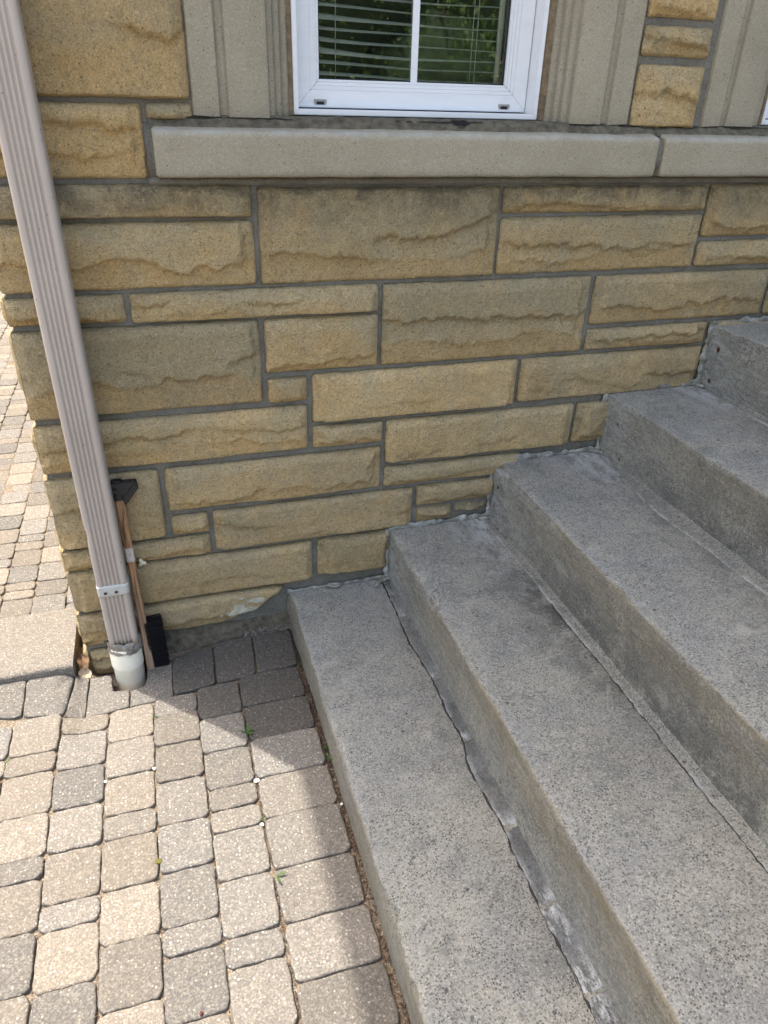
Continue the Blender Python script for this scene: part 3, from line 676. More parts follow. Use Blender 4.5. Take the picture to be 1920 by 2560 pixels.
# ------------------------------------------------------------------ sills
def sill(x0, x1, seed):
    prof = [(.06, 1.212), (-.045, 1.212), (-.050, 1.214), (-.0515, 1.218), (-.0515, 1.286), (-.050, 1.293), (-.046, 1.297), (-.040, 1.2985), (-.02, 1.304), (0., 1.309), (.06, 1.315)]
    z2 = [1.2245, 1.235, 1.25, 1.265, 1.278]; prof = prof[:4] + [(-.0515, q) for q in z2] + prof[4:]
    xs = np.concatenate([[x0 - .0], [x0 + .002, x0 + .005], np.arange(x0 + .01, x1 - .008, .008), [x1 - .005, x1 - .002, x1]])
    n = len(xs); m = len(prof); X = np.repeat(xs[:, None], m, 1); Y = np.repeat(np.array([p[0] for p in prof])[None], n, 0); Z = np.repeat(np.array([p[1] for p in prof])[None], n, 0)
    ed = np.clip(1 - np.minimum(X - x0, x1 - X) / .006, 0, 1) ** 2
    Y = Y + ed * .004 * (Y < 0) + fbm(X * 30, Z * 30, seed) * .0022 * (Y < -.03); Z = Z + fbm(X * 12, Y * 10, seed + 2) * .003 - ed * .003 * np.sign(Z - 1.25)
    C = np.zeros((n, m, 4)); C[..., 3] = 1
    C[..., 2] = .6 * np.clip(1 - np.abs(Z - 1.297) / .010, 0, 1) * (Y < -.02)
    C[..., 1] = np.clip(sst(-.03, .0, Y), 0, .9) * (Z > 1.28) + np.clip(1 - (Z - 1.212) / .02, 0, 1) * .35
    mb = MB(); mb.grid(np.dstack([X, Y, Z]), C.reshape(-1, 4)); mb.f.append(tuple(range(m))); mb.f.append(tuple((n - 1) * m + k for k in range(m))[::-1])
    return mb.build('window_sill', M['lime'], house, smooth=True, fix=False)
s1 = sill(-.233, .936, 3); s2 = sill(.953, 2.2, 9)
for s_ in (s1, s2):
    m_ = s_.modifiers.new('es', 'EDGE_SPLIT'); m_.split_angle = R(50)
s1['label'] = 'long sill block below the first window'; s2['label'] = 'second sill block, right of the mortar joint'
mb = MB()     # mortar between / beside the sills and bed under them
def strip(mb, xs, y0, y1, z0, z1, sy=.004, sz=.004, seed=0):
    prof = [(y1, z0), ((y0 * .6 + y1 * .4), z0), (y0, z0 * .7 + z1 * .3), (y0, z0 * .3 + z1 * .7), (y0 * .6 + y1 * .4, z1), (y1, z1)]
    X = np.repeat(xs[:, None], len(prof), 1); Y = np.repeat(np.array([p[0] for p in prof])[None], len(xs), 0); Z = np.repeat(np.array([p[1] for p in prof])[None], len(xs), 0)
    Y = Y + fbm(X * 25, Z * 40, seed) * sy; Z = Z + fbm(X * 18, Y * 5, seed + 1) * sz
    mb.grid(np.dstack([X, Y, Z])); n = len(prof); b = len(mb.v) - n * len(xs)
    mb.f.append(tuple(b + k for k in range(n))); mb.f.append(tuple(b + n * (len(xs) - 1) + k for k in range(n))[::-1])
strip(mb, np.arange(-.252, 1.6, .006), -.006, .03, 1.189, 1.212, seed=3)
strip(mb, np.linspace(.9355, .9535, 4), -.043, .03, 1.214, 1.303, seed=4)
strip(mb, np.linspace(-.250, -.232, 4), -.010, .03, 1.20, 1.315, seed=5)
mb.build('sill_mortar', M['mortar'], house, smooth=True, fix=False)
# cracked bed on the back of the sill, under the surrounds
mb = MB()
xs = np.arange(-.236, 1.6, .004); prof = [(-.024, 1.300), (-.020, 1.306), (-.012, 1.312), (-.004, 1.319), (.004, 1.3235), (.06, 1.326)]
X = np.repeat(xs[:, None], len(prof), 1); Y = np.repeat(np.array([p[0] for p in prof])[None], len(xs), 0); Z = np.repeat(np.array([p[1] for p in prof])[None], len(xs), 0)
Y = Y + fbm(X * 16, Z * 4, 41, 5) * .010; Z = Z + fbm(X * 30, Z * 60, 42, 4) * .005
hole = ((X - .437) / .019) ** 2 + ((Z - 1.318) / .006) ** 2 < 1 + fbm(X * 120, Z * 100, 3); Y = Y + hole * .02
mb.grid(np.dstack([X, Y, Z])); mb.build('sill_bed', M['bed'], house, smooth=True, fix=False)
mb = MB()  # dark cracks as thin gaps along the bed
xs = np.arange(-.22, 1.5, .005)
run = []
def flush_crack(run):
    if len(run) < 3: return
    m_ = MB(); m_.grid(np.array([[(a, -.0065, z_ - .0008), (a, -.004, z_ + .0009)] for a, z_ in run])); m_.build('bed_crack', M['gasket'], house, fix=False)
for a in xs:
    if vnoise(np.array([a * 9.]), np.array([0.]), 77)[0] < .38: flush_crack(run); run = []; continue
    run.append((a, 1.3195 + float(fbm(np.array([a * 60]), np.array([1.]), 8)[0]) * .006))
flush_crack(run); mb = MB()
ang = np.linspace(0, 2 * np.pi, 22, endpoint=False)
hp = [(.437 + .019 * math.cos(t) * (1 + .25 * math.sin(3 * t)), -.0105, 1.3165 + .0042 * math.sin(t) * (1 + .4 * math.sin(5 * t + 1))) for t in ang]
mb.add(hp, [tuple(range(22))]); mb.build('torn_hole', M['gasket'], house, fix=False)

# ------------------------------------------------------------------ limestone surrounds
def surround(xa, xb, mirror=False, top=2.62):
    # profile from the outer fillet (t=0) to the window (t=.205): depth y
    prof = [(0, .03), (0, .000), (.002, -.004), (.052, -.004), (.054, -.002), (.055, .0015), (.060, .0042), (.066, .0042), (.071, .002), (.072, -.002), (.074, -.004), (.152, -.004), (.156, -.002), (.158, .004),
            (.160, .010), (.166, .013), (.171, .015), (.173, .021), (.180, .024), (.186, .025), (.188, .032), (.197, .034), (.204, .036), (.205, .10)]
    mb = MB(); zs = np.concatenate([[1.322, 1.325], np.arange(1.335, 1.62, .012), [1.8, 2.1, top]])
    n = len(zs); m = len(prof); T = np.repeat(np.array([p[0] for p in prof])[None], n, 0); Y = np.repeat(np.array([p[1] for p in prof])[None], n, 0); Z = np.repeat(zs[:, None], m, 1)
    X = (xb - T) if mirror else (xa + T)
    Y = Y + fbm(X * 40, Z * 25, 12) * .0016; X = X + fbm(Z * 20, T * 30, 15) * .0012
    Z = Z + (Z < 1.323) * fbm(X * 40, 0 * X, 5) * .006
    C = np.zeros((n, m, 4)); C[..., 3] = 1; C[..., 1] = np.clip(1 - (Z - 1.322) / .03, 0, 1) * .35 + sum(.6 * np.exp(-((T - q_) / .0022) ** 2) for q_ in (.056, .0705, .158, .1725, .1875, .2035))  # narrow dark lines paint shade into the concave steps of the moulding
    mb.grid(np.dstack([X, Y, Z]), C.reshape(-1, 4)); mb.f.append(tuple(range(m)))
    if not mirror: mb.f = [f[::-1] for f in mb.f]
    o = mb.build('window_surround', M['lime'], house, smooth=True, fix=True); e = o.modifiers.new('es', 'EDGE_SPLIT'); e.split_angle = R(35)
    return o
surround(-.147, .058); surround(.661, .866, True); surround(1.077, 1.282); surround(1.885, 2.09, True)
mb = MB(); mb.box(-.147, .866, -.006, .12, 2.622, 2.75); mb.box(1.077, 2.09, -.006, .12, 2.622, 2.75); mb.build('lintel', M['lime'], house, bevel=.004)

# ------------------------------------------------------------------ windows
def window(x0, x1, label, slatseed):
    z0 = 1.327; z1 = 2.6
    root = MB()
    # outer frame (ring), front at y=.035
    def ring(mb, xa, xb, za, zb, wd, y0, y1, seed=0):
        mb.prism([(xa, za), (xb, za), (xb - wd, za + wd), (xa + wd, za + wd)], 'y', y0, y1)
        mb.prism([(xa, zb), (xb, zb), (xb - wd, zb - wd), (xa + wd, zb - wd)], 'y', y0, y1)
        mb.prism([(xa, za), (xa + wd, za + wd), (xa + wd, zb - wd), (xa, zb)], 'y', y0, y1)
        mb.prism([(xb, za), (xb - wd, za + wd), (xb - wd, zb - wd), (xb, zb)], 'y', y0, y1)
    ring(root, x0, x1, z0, z1, .011, .036, .105)
    fr = root.build('window', M['vinyl'], house, bevel=.0012); fr['label'] = label
    xi0, xi1 = x0 + .011, x1 - .011; zi = z0 + .011
    s = MB()
    ring(s, xi0 + .0015, xi1 - .0015, zi + .0025, z1 - .013, .034, .078, .105)
    ring(s, xi0 + .0345, xi1 - .0345, zi + .0355, z1 - .046, .009, .080, .105)
    ring(s, xi0 + .0425, xi1 - .0425, zi + .0435, z1 - .054, .008, .0835, .105)
    ring(s, xi0 + .0498, xi1 - .0498, zi + .0508, z1 - .062, .006, .0855, .110)
    s.build('sash', M['vinyl'], fr, bevel=.0014)
    g = MB(); a0, a1, c0 = xi0 + .0545, xi1 - .0545, zi + .0555
    ring(g, a0, a1, c0, z1 - .066, .004, .094, .104); g.build('gasket', M['gasket'], fr)
    p = MB(); p.box(a0 + .001, a1 - .001, .0975, .1005, c0 + .001, z1 - .067); p.build('pane', M['glass'], fr)
    mu = MB(); mc = (a0 + a1) / 2 - .001; mu.box(mc - .0078, mc + .0078, .0925, .0970, c0, z1 - .067); mu.box(a0, a1, .0930, .0968, 1.93, 1.945); mu.build('muntin', M['vinyl'], fr, bevel=.001)
    for k, wx in enumerate((x0 + .067, x1 - .068)):
        wc = MB(); 
        wc.prism([(wx - .014, 1.349), (wx - .014, 1.3565), (wx + .014, 1.3565), (wx + .014, 1.349), (wx + .009, 1.349), (wx + .009, 1.353), (wx - .009, 1.353), (wx - .009, 1.349)], 'y', .0755, .079)
        wc.box(wx - .012, wx - .009, .0758, .079, 1.346, 1.349); wc.box(wx + .009, wx + .012, .0758, .079, 1.346, 1.349)
        wc.build('drain_cover', M['grey'], fr)
        wh = MB(); wh.box(wx - .0082, wx + .0082, .0768, .0785, 1.3462, 1.3522); wh.build('drain_slot', M['gasket'], fr)
    # blind with sagging slats
    bl = MB(); rr = random.Random(slatseed); zc = c0 + .004; xs = np.linspace(a0 + .004, a1 - .012, 40)
    k = 0
    while zc < z1 - .08:
        sag = rr.uniform(-.001, .002); tw0 = rr.uniform(.35, .55); tw1 = rr.uniform(-.02, .10); t = np.linspace(-1, 1, 5)
        U = (xs - xs[0]) / (xs[-1] - xs[0])
        X = np.repeat(xs[:, None], 5, 1); tilt = (tw0 * (1 - U) ** 1.5 + tw1)[:, None]
        Zc = (zc + .010 * (1 - U) ** 2 - sag * np.sin(U * np.pi) + .0009 * np.sin(U * 7 + k))[:, None]
        Y = .128 + .0115 * t[None] * np.cos(tilt); Z = Zc + .0115 * t[None] * np.sin(tilt) + .0022 * (1 - t[None] ** 2)
        bl.grid(np.dstack([X, Y + 0 * X, Z + 0 * X])); zc += .0212; k += 1
    for cx_ in (a0 + .045, a0 + (a1 - a0) * .82, a0 + (a1 - a0) * .845): bl.tube([(cx_, .114, c0 + .002), (cx_ + .001, .115, 1.7), (cx_, .114, 2.55)], .0008, 5)
    bl.box(a1 - .017, a1 - .004, .116, .121, c0, z1 - .07)
    bl.build('blind', M['slat'], fr, smooth=True, fix=False)
    return fr
w1 = window(.067, .645, 'white window with sagging blinds, nearest the downspout', 4)
w2 = window(1.291, 1.876, 'white window at the right edge', 8)
mb = MB(); mb.box(.055, .0668, .034, .08, 1.324, 2.6); mb.box(.6455, .664, .034, .08, 1.324, 2.6); mb.box(1.279, 1.2908, .034, .08, 1.324, 2.6); mb.box(1.8765, 1.889, .034, .08, 1.324, 2.6)
b_ = mb.build('window_caulk', M['brownseal'], house, bevel=.002)
mb = MB()   # dark room behind the windows
mb.box(0, 2.0, 1.5, 1.52, 1.0, 2.9); mb.box(0, 2.0, .24, 1.5, 1.0, 1.02); mb.box(0, 2., .24, 1.5, 2.88, 2.9); mb.box(-.02, 0, .24, 1.5, 1, 2.9); mb.box(2., 2.02, .24, 1.5, 1, 2.9)
mb.build('room', M['dark'], house)
mb = MB(); mb.box(.0, 1.4, .105, .19, 1.314, 1.330); mb.box(1.25, 1.9, .105, .19, 1.315, 1.331); mb.build('inner_sill', M['vinyl'], house)

# ------------------------------------------------------------------ roof: the eave that shades the steps
cot = 1 / math.tan(R(SUN_EL)); RH = 4.0
XE = -.082 - RH * cot * trav.x
mb = MB(); mb.box(XE, 7, -.52, 7, RH, RH + .04); rs = mb.build('roof', M['soffit'], house)
mb = MB(); mb.prism([(-1.10, RH + .04), (3.1, RH + 1.6), (7.05, RH + .04)], 'x', XE - .0, 7) if False else mb.box(XE + .01, 6.99, -.51, 6.99, RH + .041, RH + .16); mb.build('fascia', M['roof'], rs)
mb = MB(); mb.box(CX + .01, 4, .03, 6, 3.4, RH - .001); mb.build('upper_wall', M['lime'], house)

# ================================================================== STAIRCASE
stairs = thing('staircase', 'weathered grey concrete steps rising to the right beside the stone wall', 'staircase')
SX = [0.0, .304, .620, .958, 1.268, 1.590]; SZ = [.098, .2685, .4515, .636, .8185, 1.0]
YEND = -3.2
def step(i):
    x0 = SX[i]; x1 = SX[i + 1] + .02 if i < 5 else 3.6; zt = SZ[i]; zb = -.12 if i == 0 else SZ[i - 1] - .01
    H = zt - zb; r = .007
    prof = [(x0, zb + H * t) for t in np.linspace(0, 1, 12)[:-1] if zb + H * t < zt - r * 1.5]
    prof += [(x0, zt - r), (x0 + r * .12, zt - r * .55), (x0 + r * .45, zt - r * .18), (x0 + r, zt)]
    prof += [(x0 + r + d, zt) for d in (.006, .013, .022, .035)] + [(x, zt) for x in np.linspace(x0 + .055, x1, 12 if i < 5 else 20)]
    ys = np.concatenate([np.arange(.018, -1.5, -.006), np.arange(-1.5, YEND, -.05), [YEND]]) if i < 4 else np.concatenate([np.arange(.018, -1.0, -.008), np.arange(-1.0, YEND, -.06), [YEND]])
    n, m = len(ys), len(prof); Yg = np.repeat(ys[:, None], m, 1); X = np.repeat(np.array([p[0] for p in prof])[None], n, 0); Z = np.repeat(np.array([p[1] for p in prof])[None], n, 0)
    s = 50 + i * 9
    riser = (X < x0 + .001); arr = np.exp(-((X - x0 - .003) ** 2 + (Z - zt + .003) ** 2) / .010 ** 2)
    X0, Z0 = X.copy(), Z.copy()
    X = X + riser * (fbm(Yg * 6, Z0 * 20, s) * .008 + fbm(Yg * 40, Z0 * 60, s + 1) * .0022)
    Z = Z + (~riser) * (fbm(Yg * 5, X0 * 5, s + 2) * .005 + fbm(Yg * 50, X0 * 50, s + 3) * .0016)
    chip = np.clip(fbm(Yg * 45, 0 * Yg, s + 4, 5) * 2, 0, 1) * .006 + np.clip(fbm(Yg * 11, 0 * Yg + 3, s + 5, 4) - .14, 0, 1) * .05
    X = X + arr * chip; Z = Z - arr * chip * .9
    if i == 0: # gap and hollow at the wall, rough first corner
        X = X + np.exp(-((Yg - .0) / .02) ** 2) * riser * (fbm(Z0 * 60, Yg * 40, 3) * .02 + .0)
    C = np.zeros((n, m, 4)); C[..., 3] = 1
    hz = (Z0 - zb) / H
    if i > 0: C[..., 0] = np.where(X0 < x0 + .004, sst(.25, .9, hz) * sst(-.15, -.5 , Yg) * (.9 if i < 3 else .45) + .12, 0)
    else: C[..., 0] = np.where(X0 < x0 + .004, .75, 0)
    tr = (X0 > x0 + .002)
    back = sst(.62, .98, (X0 - x0) / (SX[i + 1] - x0 if i < 5 else 2))
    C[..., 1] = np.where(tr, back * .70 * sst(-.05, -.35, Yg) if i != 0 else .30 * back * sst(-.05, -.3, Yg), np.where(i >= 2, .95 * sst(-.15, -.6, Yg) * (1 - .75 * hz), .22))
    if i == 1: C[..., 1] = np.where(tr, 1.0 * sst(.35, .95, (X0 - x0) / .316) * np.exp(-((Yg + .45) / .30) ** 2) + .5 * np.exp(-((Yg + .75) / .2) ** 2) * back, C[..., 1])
    C[..., 2] = np.where(tr, sst(.40, 1., (X0 - x0) / .3) * np.exp(-(Yg / .22) ** 2) * (1. if i >= 1 else .3) + .15 * np.exp(-(X0 - x0) / .03), np.exp(-((Yg + .0) / .2) ** 2) * .45 * (i >= 1))
    mb = MB(); mb.grid(np.dstack([X, Yg, Z]), C.reshape(-1, 4))
    # end face away from the wall and underside closure
    b = (n - 1) * m; e0 = len(mb.v); mb.v += [(x1, YEND, zb)]; mb.c += [(0, .2, 0, 1)]
    mb.f.append(tuple(b + k for k in range(m)) + (e0,))
    o = mb.build('step', M['conc'], stairs, smooth=True, fix=False)
    o['label'] = ['lowest step beside the pavers', 'second step from the bottom', 'third step, middle of the flight', 'fourth step from the bottom', 'fifth step, at the right edge', 'landing above the fifth step'][i]
    return o
for i in range(6): step(i)
# the body below, so that the far end is closed
mb = MB()
for i in range(6):
    mb.box(SX[i] + .012, (SX[i + 1] + .012) if i < 5 else 3.58, YEND + .004, .01, -.14, SZ[i] - .022)
mb.build('stair_core', M['conc'], stairs)

# mortar repair strip along the foot of the second riser
def patch(segs, left, xr, z, name, mat, thick=.0028, seed=0, slope=0.):
    for si, (ya, yb) in enumerate(segs):
        ys = np.arange(ya, yb, -.005); ys[-1] = yb
        ly = np.interp(-ys, [-p[1] for p in left], [p[0] for p in left]) + (fbm(ys * 22, 0 * ys, seed, 3) * .006 + fbm(ys * 120, 0 * ys, seed + 40, 4) * .005)
        ry = np.interp(-ys, [-p[1] for p in xr], [p[0] for p in xr])
        ends = np.minimum(np.abs(ys - ya), np.abs(ys - yb))
        t = np.array([0, .03, .10, .3, .5, .7, .85, 1.0]); zz = np.array([-.004, thick * .6, thick, thick, thick, thick + slope * .3, thick + slope, thick + slope * 1.6])
        X = ly[:, None] + (ry - ly)[:, None] * t[None]; Y = np.repeat(ys[:, None], len(t), 1)
        Y = Y + (fbm(X * 50, 0 * X + si, seed + 3) * .012) * np.exp(-ends / .01)[:, None]
        Z = z + zz[None] - .004 * np.exp(-ends / .003)[:, None] + fbm(X * 30, Y * 12, seed + 5) * .0035
        C = np.zeros(X.shape + (4,)); C[..., 3] = 1
        C[..., 2] = np.clip(.75 * np.exp(-t[None] / .12) * (vnoise(Y * 9, 0 * Y, seed + 9) > .40) + .8 * np.exp(-((Y - yb) / .03) ** 2) + (2.2 if si >= len(segs) - 2 and name == 'mortar_repair' and seed == 1 else 0) * (1 - t[None]), 0, 1)
        C[..., 1] = .15
        mb = MB(); mb.grid(np.dstack([X, Y, Z]), C.reshape(-1, 4)); mb.build(name, mat, stairs, smooth=True, fix=False)
L1 = [(.282, -.03), (.275, -.2), (.272, -.307), (.283, -.457), (.277, -.57), (.280, -.663), (.265, -.741), (.267, -.811), (.274, -.899), (.268, -.996), (.266, -1.084), (.268, -1.21), (.269, -1.6)]
X1 = [(.307, -.0), (.309, -.45), (.309, -2)]
patch([(-.035, -.098), (-.10, -.198), (-.200, -.456), (-.458, -.662), (-.664, -.899), (-.901, -1.064), (-1.066, -1.222), (-1.224, -1.6)], L1, X1, SZ[0], 'mortar_repair', M['patch'], seed=1, slope=.002)
patch([(-.01, -1.7)], [(.588, -.0), (.593, -.235), (.595, -.48), (.593, -.65), (.594, -.83), (.592, -.98), (.594, -1.7)], [(.625, 0), (.627, -1.7)], SZ[1], 'mortar_fillet', M['conc'], seed=21, slope=.004, thick=.003)
patch([(-.10, -1.4)], [(.930, -.1), (.905, -.37), (.915, -.58), (.922, -.76), (.92, -1.4)], [(.963, 0), (.965, -1.7)], SZ[2], 'mortar_fillet', M['conc'], seed=33, slope=.005, thick=.003)
patch([(-.04, -1.2)], [(1.245, -.0), (1.242, -.5), (1.24, -1.3)], [(1.273, 0), (1.273, -1.7)], SZ[3], 'mortar_fillet', M['conc'], seed=37, slope=.005, thick=.003)
# crumbling crack beside the repair strip: dark irregular groove
def groove(line, z, seed, wid=.0022, parent=stairs):
    mb = MB(); ys = np.arange(line[0][1], line[-1][1], -.004); lx = np.interp(-ys, [-p[1] for p in line], [p[0] for p in line]) + (fbm(ys * 22, 0 * ys, seed, 3) * .006 + fbm(ys * 120, 0 * ys, seed + 40, 4) * .005) - .0012
    wv = wid * (.05 + 1.5 * vnoise(ys * 60, 0 * ys, seed + 5))
    P = np.zeros((len(ys), 3, 3)); P[:, 0] = np.stack([lx - wv, ys, z + .0018 + 0 * ys], 1); P[:, 1] = np.stack([lx, ys, z + .0012 + 0 * ys], 1); P[:, 2] = np.stack([lx + wv, ys, z + .0022 + 0 * ys], 1)
    mb.grid(P); mb.build('crack', M['rust'] if False else M['crack'], parent, fix=False)
M['crack'] = simple('dirt_filled_crack', (.035, .032, .028), .95, .4, 200, .002, 300)
groove(L1, SZ[0], 1, .0022)
groove([(.592, -.45), (.593, -.65), (.594, -.83), (.592, -.98), (.594, -1.5)], SZ[1], 21, .0012)

# sealant between wall and steps: beads along treads and up risers
def bead(pts, wd, seed, name='caulk_bead', mat=None):
    mb = MB(); P = [Vector(p) for p in pts]; out = []
    for a, b in zip(P[:-1], P[1:]):
        n = max(2, int((b - a).length / .004))
        for k in range(n): out.append(a.lerp(b, k / n))
    out.append(P[-1]); rings = []
    for i, p in enumerate(out):
        t = (out[min(i + 1, len(out) - 1)] - out[max(i - 1, 0)]).normalized(); s = t.cross(Vector((0, 1, 0)))
        s = s.normalized() if s.length > .1 else Vector((1, 0, 0))
        q = float(fbm(np.array([i * .16]), np.array([0.]), seed, 5)[0]); q2 = float(fbm(np.array([i * .05]), np.array([3.]), seed, 4)[0]); w_ = wd * max(.25, 1 + 2.6 * q + 2.0 * q2)
        d = Vector((0, -1, 0)); prof = [(-1, .1), (-.75, .55), (-.3, .95), (.2, 1.05), (.7, .6), (1, .05)]
        rings.append([p + s * w_ * u + d * (w_ * .42 * v + .003 * q * v) + Vector((0, 0, .003 * q2)) for u, v in prof])
    G = np.array([[tuple(v) for v in r] for r in rings]); mb.grid(G); return mb
for i in range(6):
    x0, z = SX[i], SZ[i]
    if i < 5:
        m_ = bead([(x0 - .004, -.006, z + .004), (x0 + .06, -.008, z + .005), (x0 + .17, -.007, z + .005), (SX[i + 1] - .03, -.008, z + .006), (SX[i + 1] - .006, -.014, z + .010)], .0090 if i else .007, 10 + i)
        m_.build('caulk_bead', M['caulk'], stairs, smooth=True, fix=False)
    if i > 0:
        m_ = bead([(x0 - .006, -.014, SZ[i - 1] + .006), (x0 - .007, -.008, SZ[i - 1] + .05), (x0 - .006, -.006, z - .05), (x0 - .007, -.008, z + .006)], .0085, 30 + i)
        m_.build('caulk_bead', M['caulk'], stairs, smooth=True, fix=False)
        # smeared knot in the corner
        mb = MB(); u = np.linspace(0, 2 * np.pi, 16, endpoint=False); rr_ = [.002, .010, .014, .013, .006]; hh = [.012, .011, .006, .002, 0]
        G = np.zeros((5, 16, 3))
        for k in range(5):
            rad = rr_[k] * (1 + .5 * np.sin(u * 2 + i) + .3 * np.sin(u * 5 + i * 2)); G[k, :, 0] = x0 - .016 + rad * np.cos(u) * 1.2; G[k, :, 1] = -.020 + rad * np.sin(u); G[k, :, 2] = SZ[i - 1] + hh[k]
        mb.grid(G, wrap=True); mb.f.append(tuple(range(16))); mb.build('caulk_knot', M['caulk'], stairs, smooth=True, fix=False)
# torn flap of old sealant at the foot of the second riser, flake on the first tread
mb = MB(); G = np.array([[(.300 - .05 * t - .01 * s * (1 - t), -.03 - .022 * t - .01 * s, SZ[0] + .006 + .014 * math.sin(t * 2.6) + .010 * s * (1 - t)) for s in (0, .5, 1)] for t in np.linspace(0, 1, 9)]); mb.grid(G); mb.build('caulk_flap', M['caulk'], stairs, smooth=True, fix=False)
mb = MB(); G = np.array([[(.10 + .06 * t, -.012 - .014 * s * math.sin(math.pi * (t * .9 + .05)), SZ[0] + .006 + .004 * s + .003 * math.sin(t * 7)) for s in (0, .5, 1)] for t in np.linspace(0, 1, 12)]); mb.grid(G); mb.build('caulk_flake', M['bloom'], stairs, smooth=True, fix=False)
# rusted bolt holes in the risers
for (k, y, z, r_) in ((4, -.051, .757, .0065), (4, -.047, .662, .005), (3, -.079, .567, .0035), (3, -.12, .455 + .02, .003), (2, -.045, .387, .0048), (2, -.034, .320, .0038), (1, -.041, .224, .003)):
    mb = MB(); c = [(SX[k] - .0015 - .0, y + r_ * (1 + .2 * math.sin(3 * a)) * math.cos(a), z + 1.2 * r_ * math.sin(a)) for a in np.linspace(0, 2 * np.pi, 14, endpoint=False)]
    c2 = [(SX[k] - .0028, p[1] * .5 + y * .5, p[2] * .5 + z * .5) for p in c]
    mb.add(c + c2, [(i, (i + 1) % 14, 14 + (i + 1) % 14, 14 + i) for i in range(14)] + [tuple(range(14, 28))]); mb.build('bolt_hole', M['rust'], stairs, smooth=True, fix=False)

# ================================================================== DOWNSPOUT
ds = thing('downspout', 'taupe ribbed metal downspout standing at the corner of the stone wall', 'downspout', (-.464, -.062, .06))
def spout(z0, z1, xc0, xc1, name, mat, grow=0., y0=-.092, y1=-.036, nz=120, ribs=True, parent=ds):
    hw = .0375 + grow; front = []
    r = .009
    # front face with vertical ribs between -hw+r and hw-r
    pts = []
    N = 60
    for k in range(N + 1):
        t = -1 + 2 * k / N; x = t * (hw - r); gr = 0
        if ribs and abs(x) < .0245: gr = .0019 * (1 - math.cos(2 * math.pi * (x + .0245) / .0098)) / 2 * 2
        pts.append((x, y0 - grow + gr))
    for k in range(1, 6): a = k / 5 * math.pi / 2; pts.append((hw - r + r * math.sin(a), y0 - grow + r - r * math.cos(a)))
    for k in range(0, 6): a = k / 5 * math.pi / 2; pts.append((hw - r + r * math.cos(a), y1 + grow - r + r * math.sin(a)))
    for k in range(0, 6): a = k / 5 * math.pi / 2; pts.append((-hw + r - r * math.sin(a), y1 + grow - r + r * math.cos(a)))
    for k in range(0, 5): a = k / 5 * math.pi / 2; pts.append((-hw + r - r * math.cos(a), y0 - grow + r - r * math.sin(a)))
    zs = np.linspace(z0, z1, nz); P = np.zeros((nz, len(pts), 3)); p = np.array(pts)
    for i, z in enumerate(zs):
        xc = xc0 + (xc1 - xc0) * (z - .06) / 1.5
        P[i, :, 0] = xc + p[:, 0]; P[i, :, 1] = p[:, 1]; P[i, :, 2] = z
    if ribs: # small dents and a shallow kink
        dn = .0035 * np.exp(-((P[..., 2] - .415) / .012) ** 2 - ((P[..., 0] + .50) / .012) ** 2) + fbm(P[..., 2] * 5, P[..., 0] * 20, 4) * .0016
        P[..., 1] += dn; P[..., 0] += np.where(P[..., 0] < -.49, dn, 0)
    P = P - np.array(parent.location)[None, None]
    mb = MB(); mb.grid(P, wrap=True); n = len(pts); mb.f.append(tuple(range(n))); mb.f.append(tuple((nz - 1) * n + k for k in range(n))[::-1])
    return mb.build(name, mat, parent, smooth=True, fix=True)
spout(.066, 3.9, -.462, -.469, 'pipe', M['spout'])
st = spout(.2365, .2690, -.462, -.469, 'strap', M['band'], grow=.0016, nz=6, ribs=False)
for x in (-.482, -.456):
    mb = MB(); c = [(x + .0042 * math.cos(a) + .464, -.0955 + .062, .2495 + .0042 * math.sin(a) - .06) for a in np.linspace(0, 2 * np.pi, 12, endpoint=False)]
    mb.add(c + [(x + .464, -.0975 + .062, .2495 - .06)], [(i, (i + 1) % 12, 12) for i in range(12)]); mb.build('screw', M['rust'], st, smooth=True, fix=False)
mb = MB(); mb.box(-.502 + .464, -.425 + .464, -.0965 + .062, -.0945 + .062, .2685 - .06, .2700 - .06); mb.build('strap_shadow_gap', M['gasket'], st) if False else None
# crumpled film stuffed between the spout and the drain pipe
mb = MB(); u = np.linspace(0, 2 * np.pi, 64, endpoint=False); G = np.zeros((9, 64, 3))
for k in range(9):
    t = k / 8; sq = (1 - t) * .0 + 1; rad = (.0400 + .0065 * t + (fbm(u * 4, 0 * u + k * .7, 7, 4)) * .012 * (1 - .5 * t))
    G[k, :, 0] = .001 + rad * np.cos(u) * 1.01; G[k, :, 1] = rad * np.sin(u) * .92 + .0; G[k, :, 2] = (.080 - .034 * t) - .06 + fbm(u * 3, 0 * u + k, 9) * .014 + .018 * np.clip(np.cos(u - .75), 0, 1) * (1 - t)
mb.grid(G, wrap=True); mb.build('crumpled_film', M['bag'], ds, smooth=True, fix=False)
# drain pipe, a thing of its own
PC = (-.4645, -.062)
mb = MB(); prof = [(.0405, .058), (.0425, .0585), (.0437, .056), (.0440, .046), (.0432, .0435), (.0432, .040), (.0445, .037), (.0447, -.006), (.0440, -.012), (.0415, -.016), (.0410, -.12)]
u = np.linspace(0, 2 * np.pi, 64, endpoint=False); G = np.zeros((len(prof) + 1, 64, 3))
G[0, :, 0] = .038 * np.cos(u); G[0, :, 1] = .038 * np.sin(u); G[0, :, 2] = .03
for k, (r_, z) in enumerate(prof): G[k + 1, :, 0] = r_ * .955 * np.cos(u); G[k + 1, :, 1] = r_ * .955 * np.sin(u); G[k + 1, :, 2] = z + .0015 * np.sin(u * 2) + fbm(u * 6, 0 * u + k * .3, 2) * .0015 * (z > .04)
mb.grid(G, wrap=True); dp = mb.build('drain_pipe', M['pvc'], None, smooth=True, fix=False); dp.location = (PC[0], PC[1], 0)
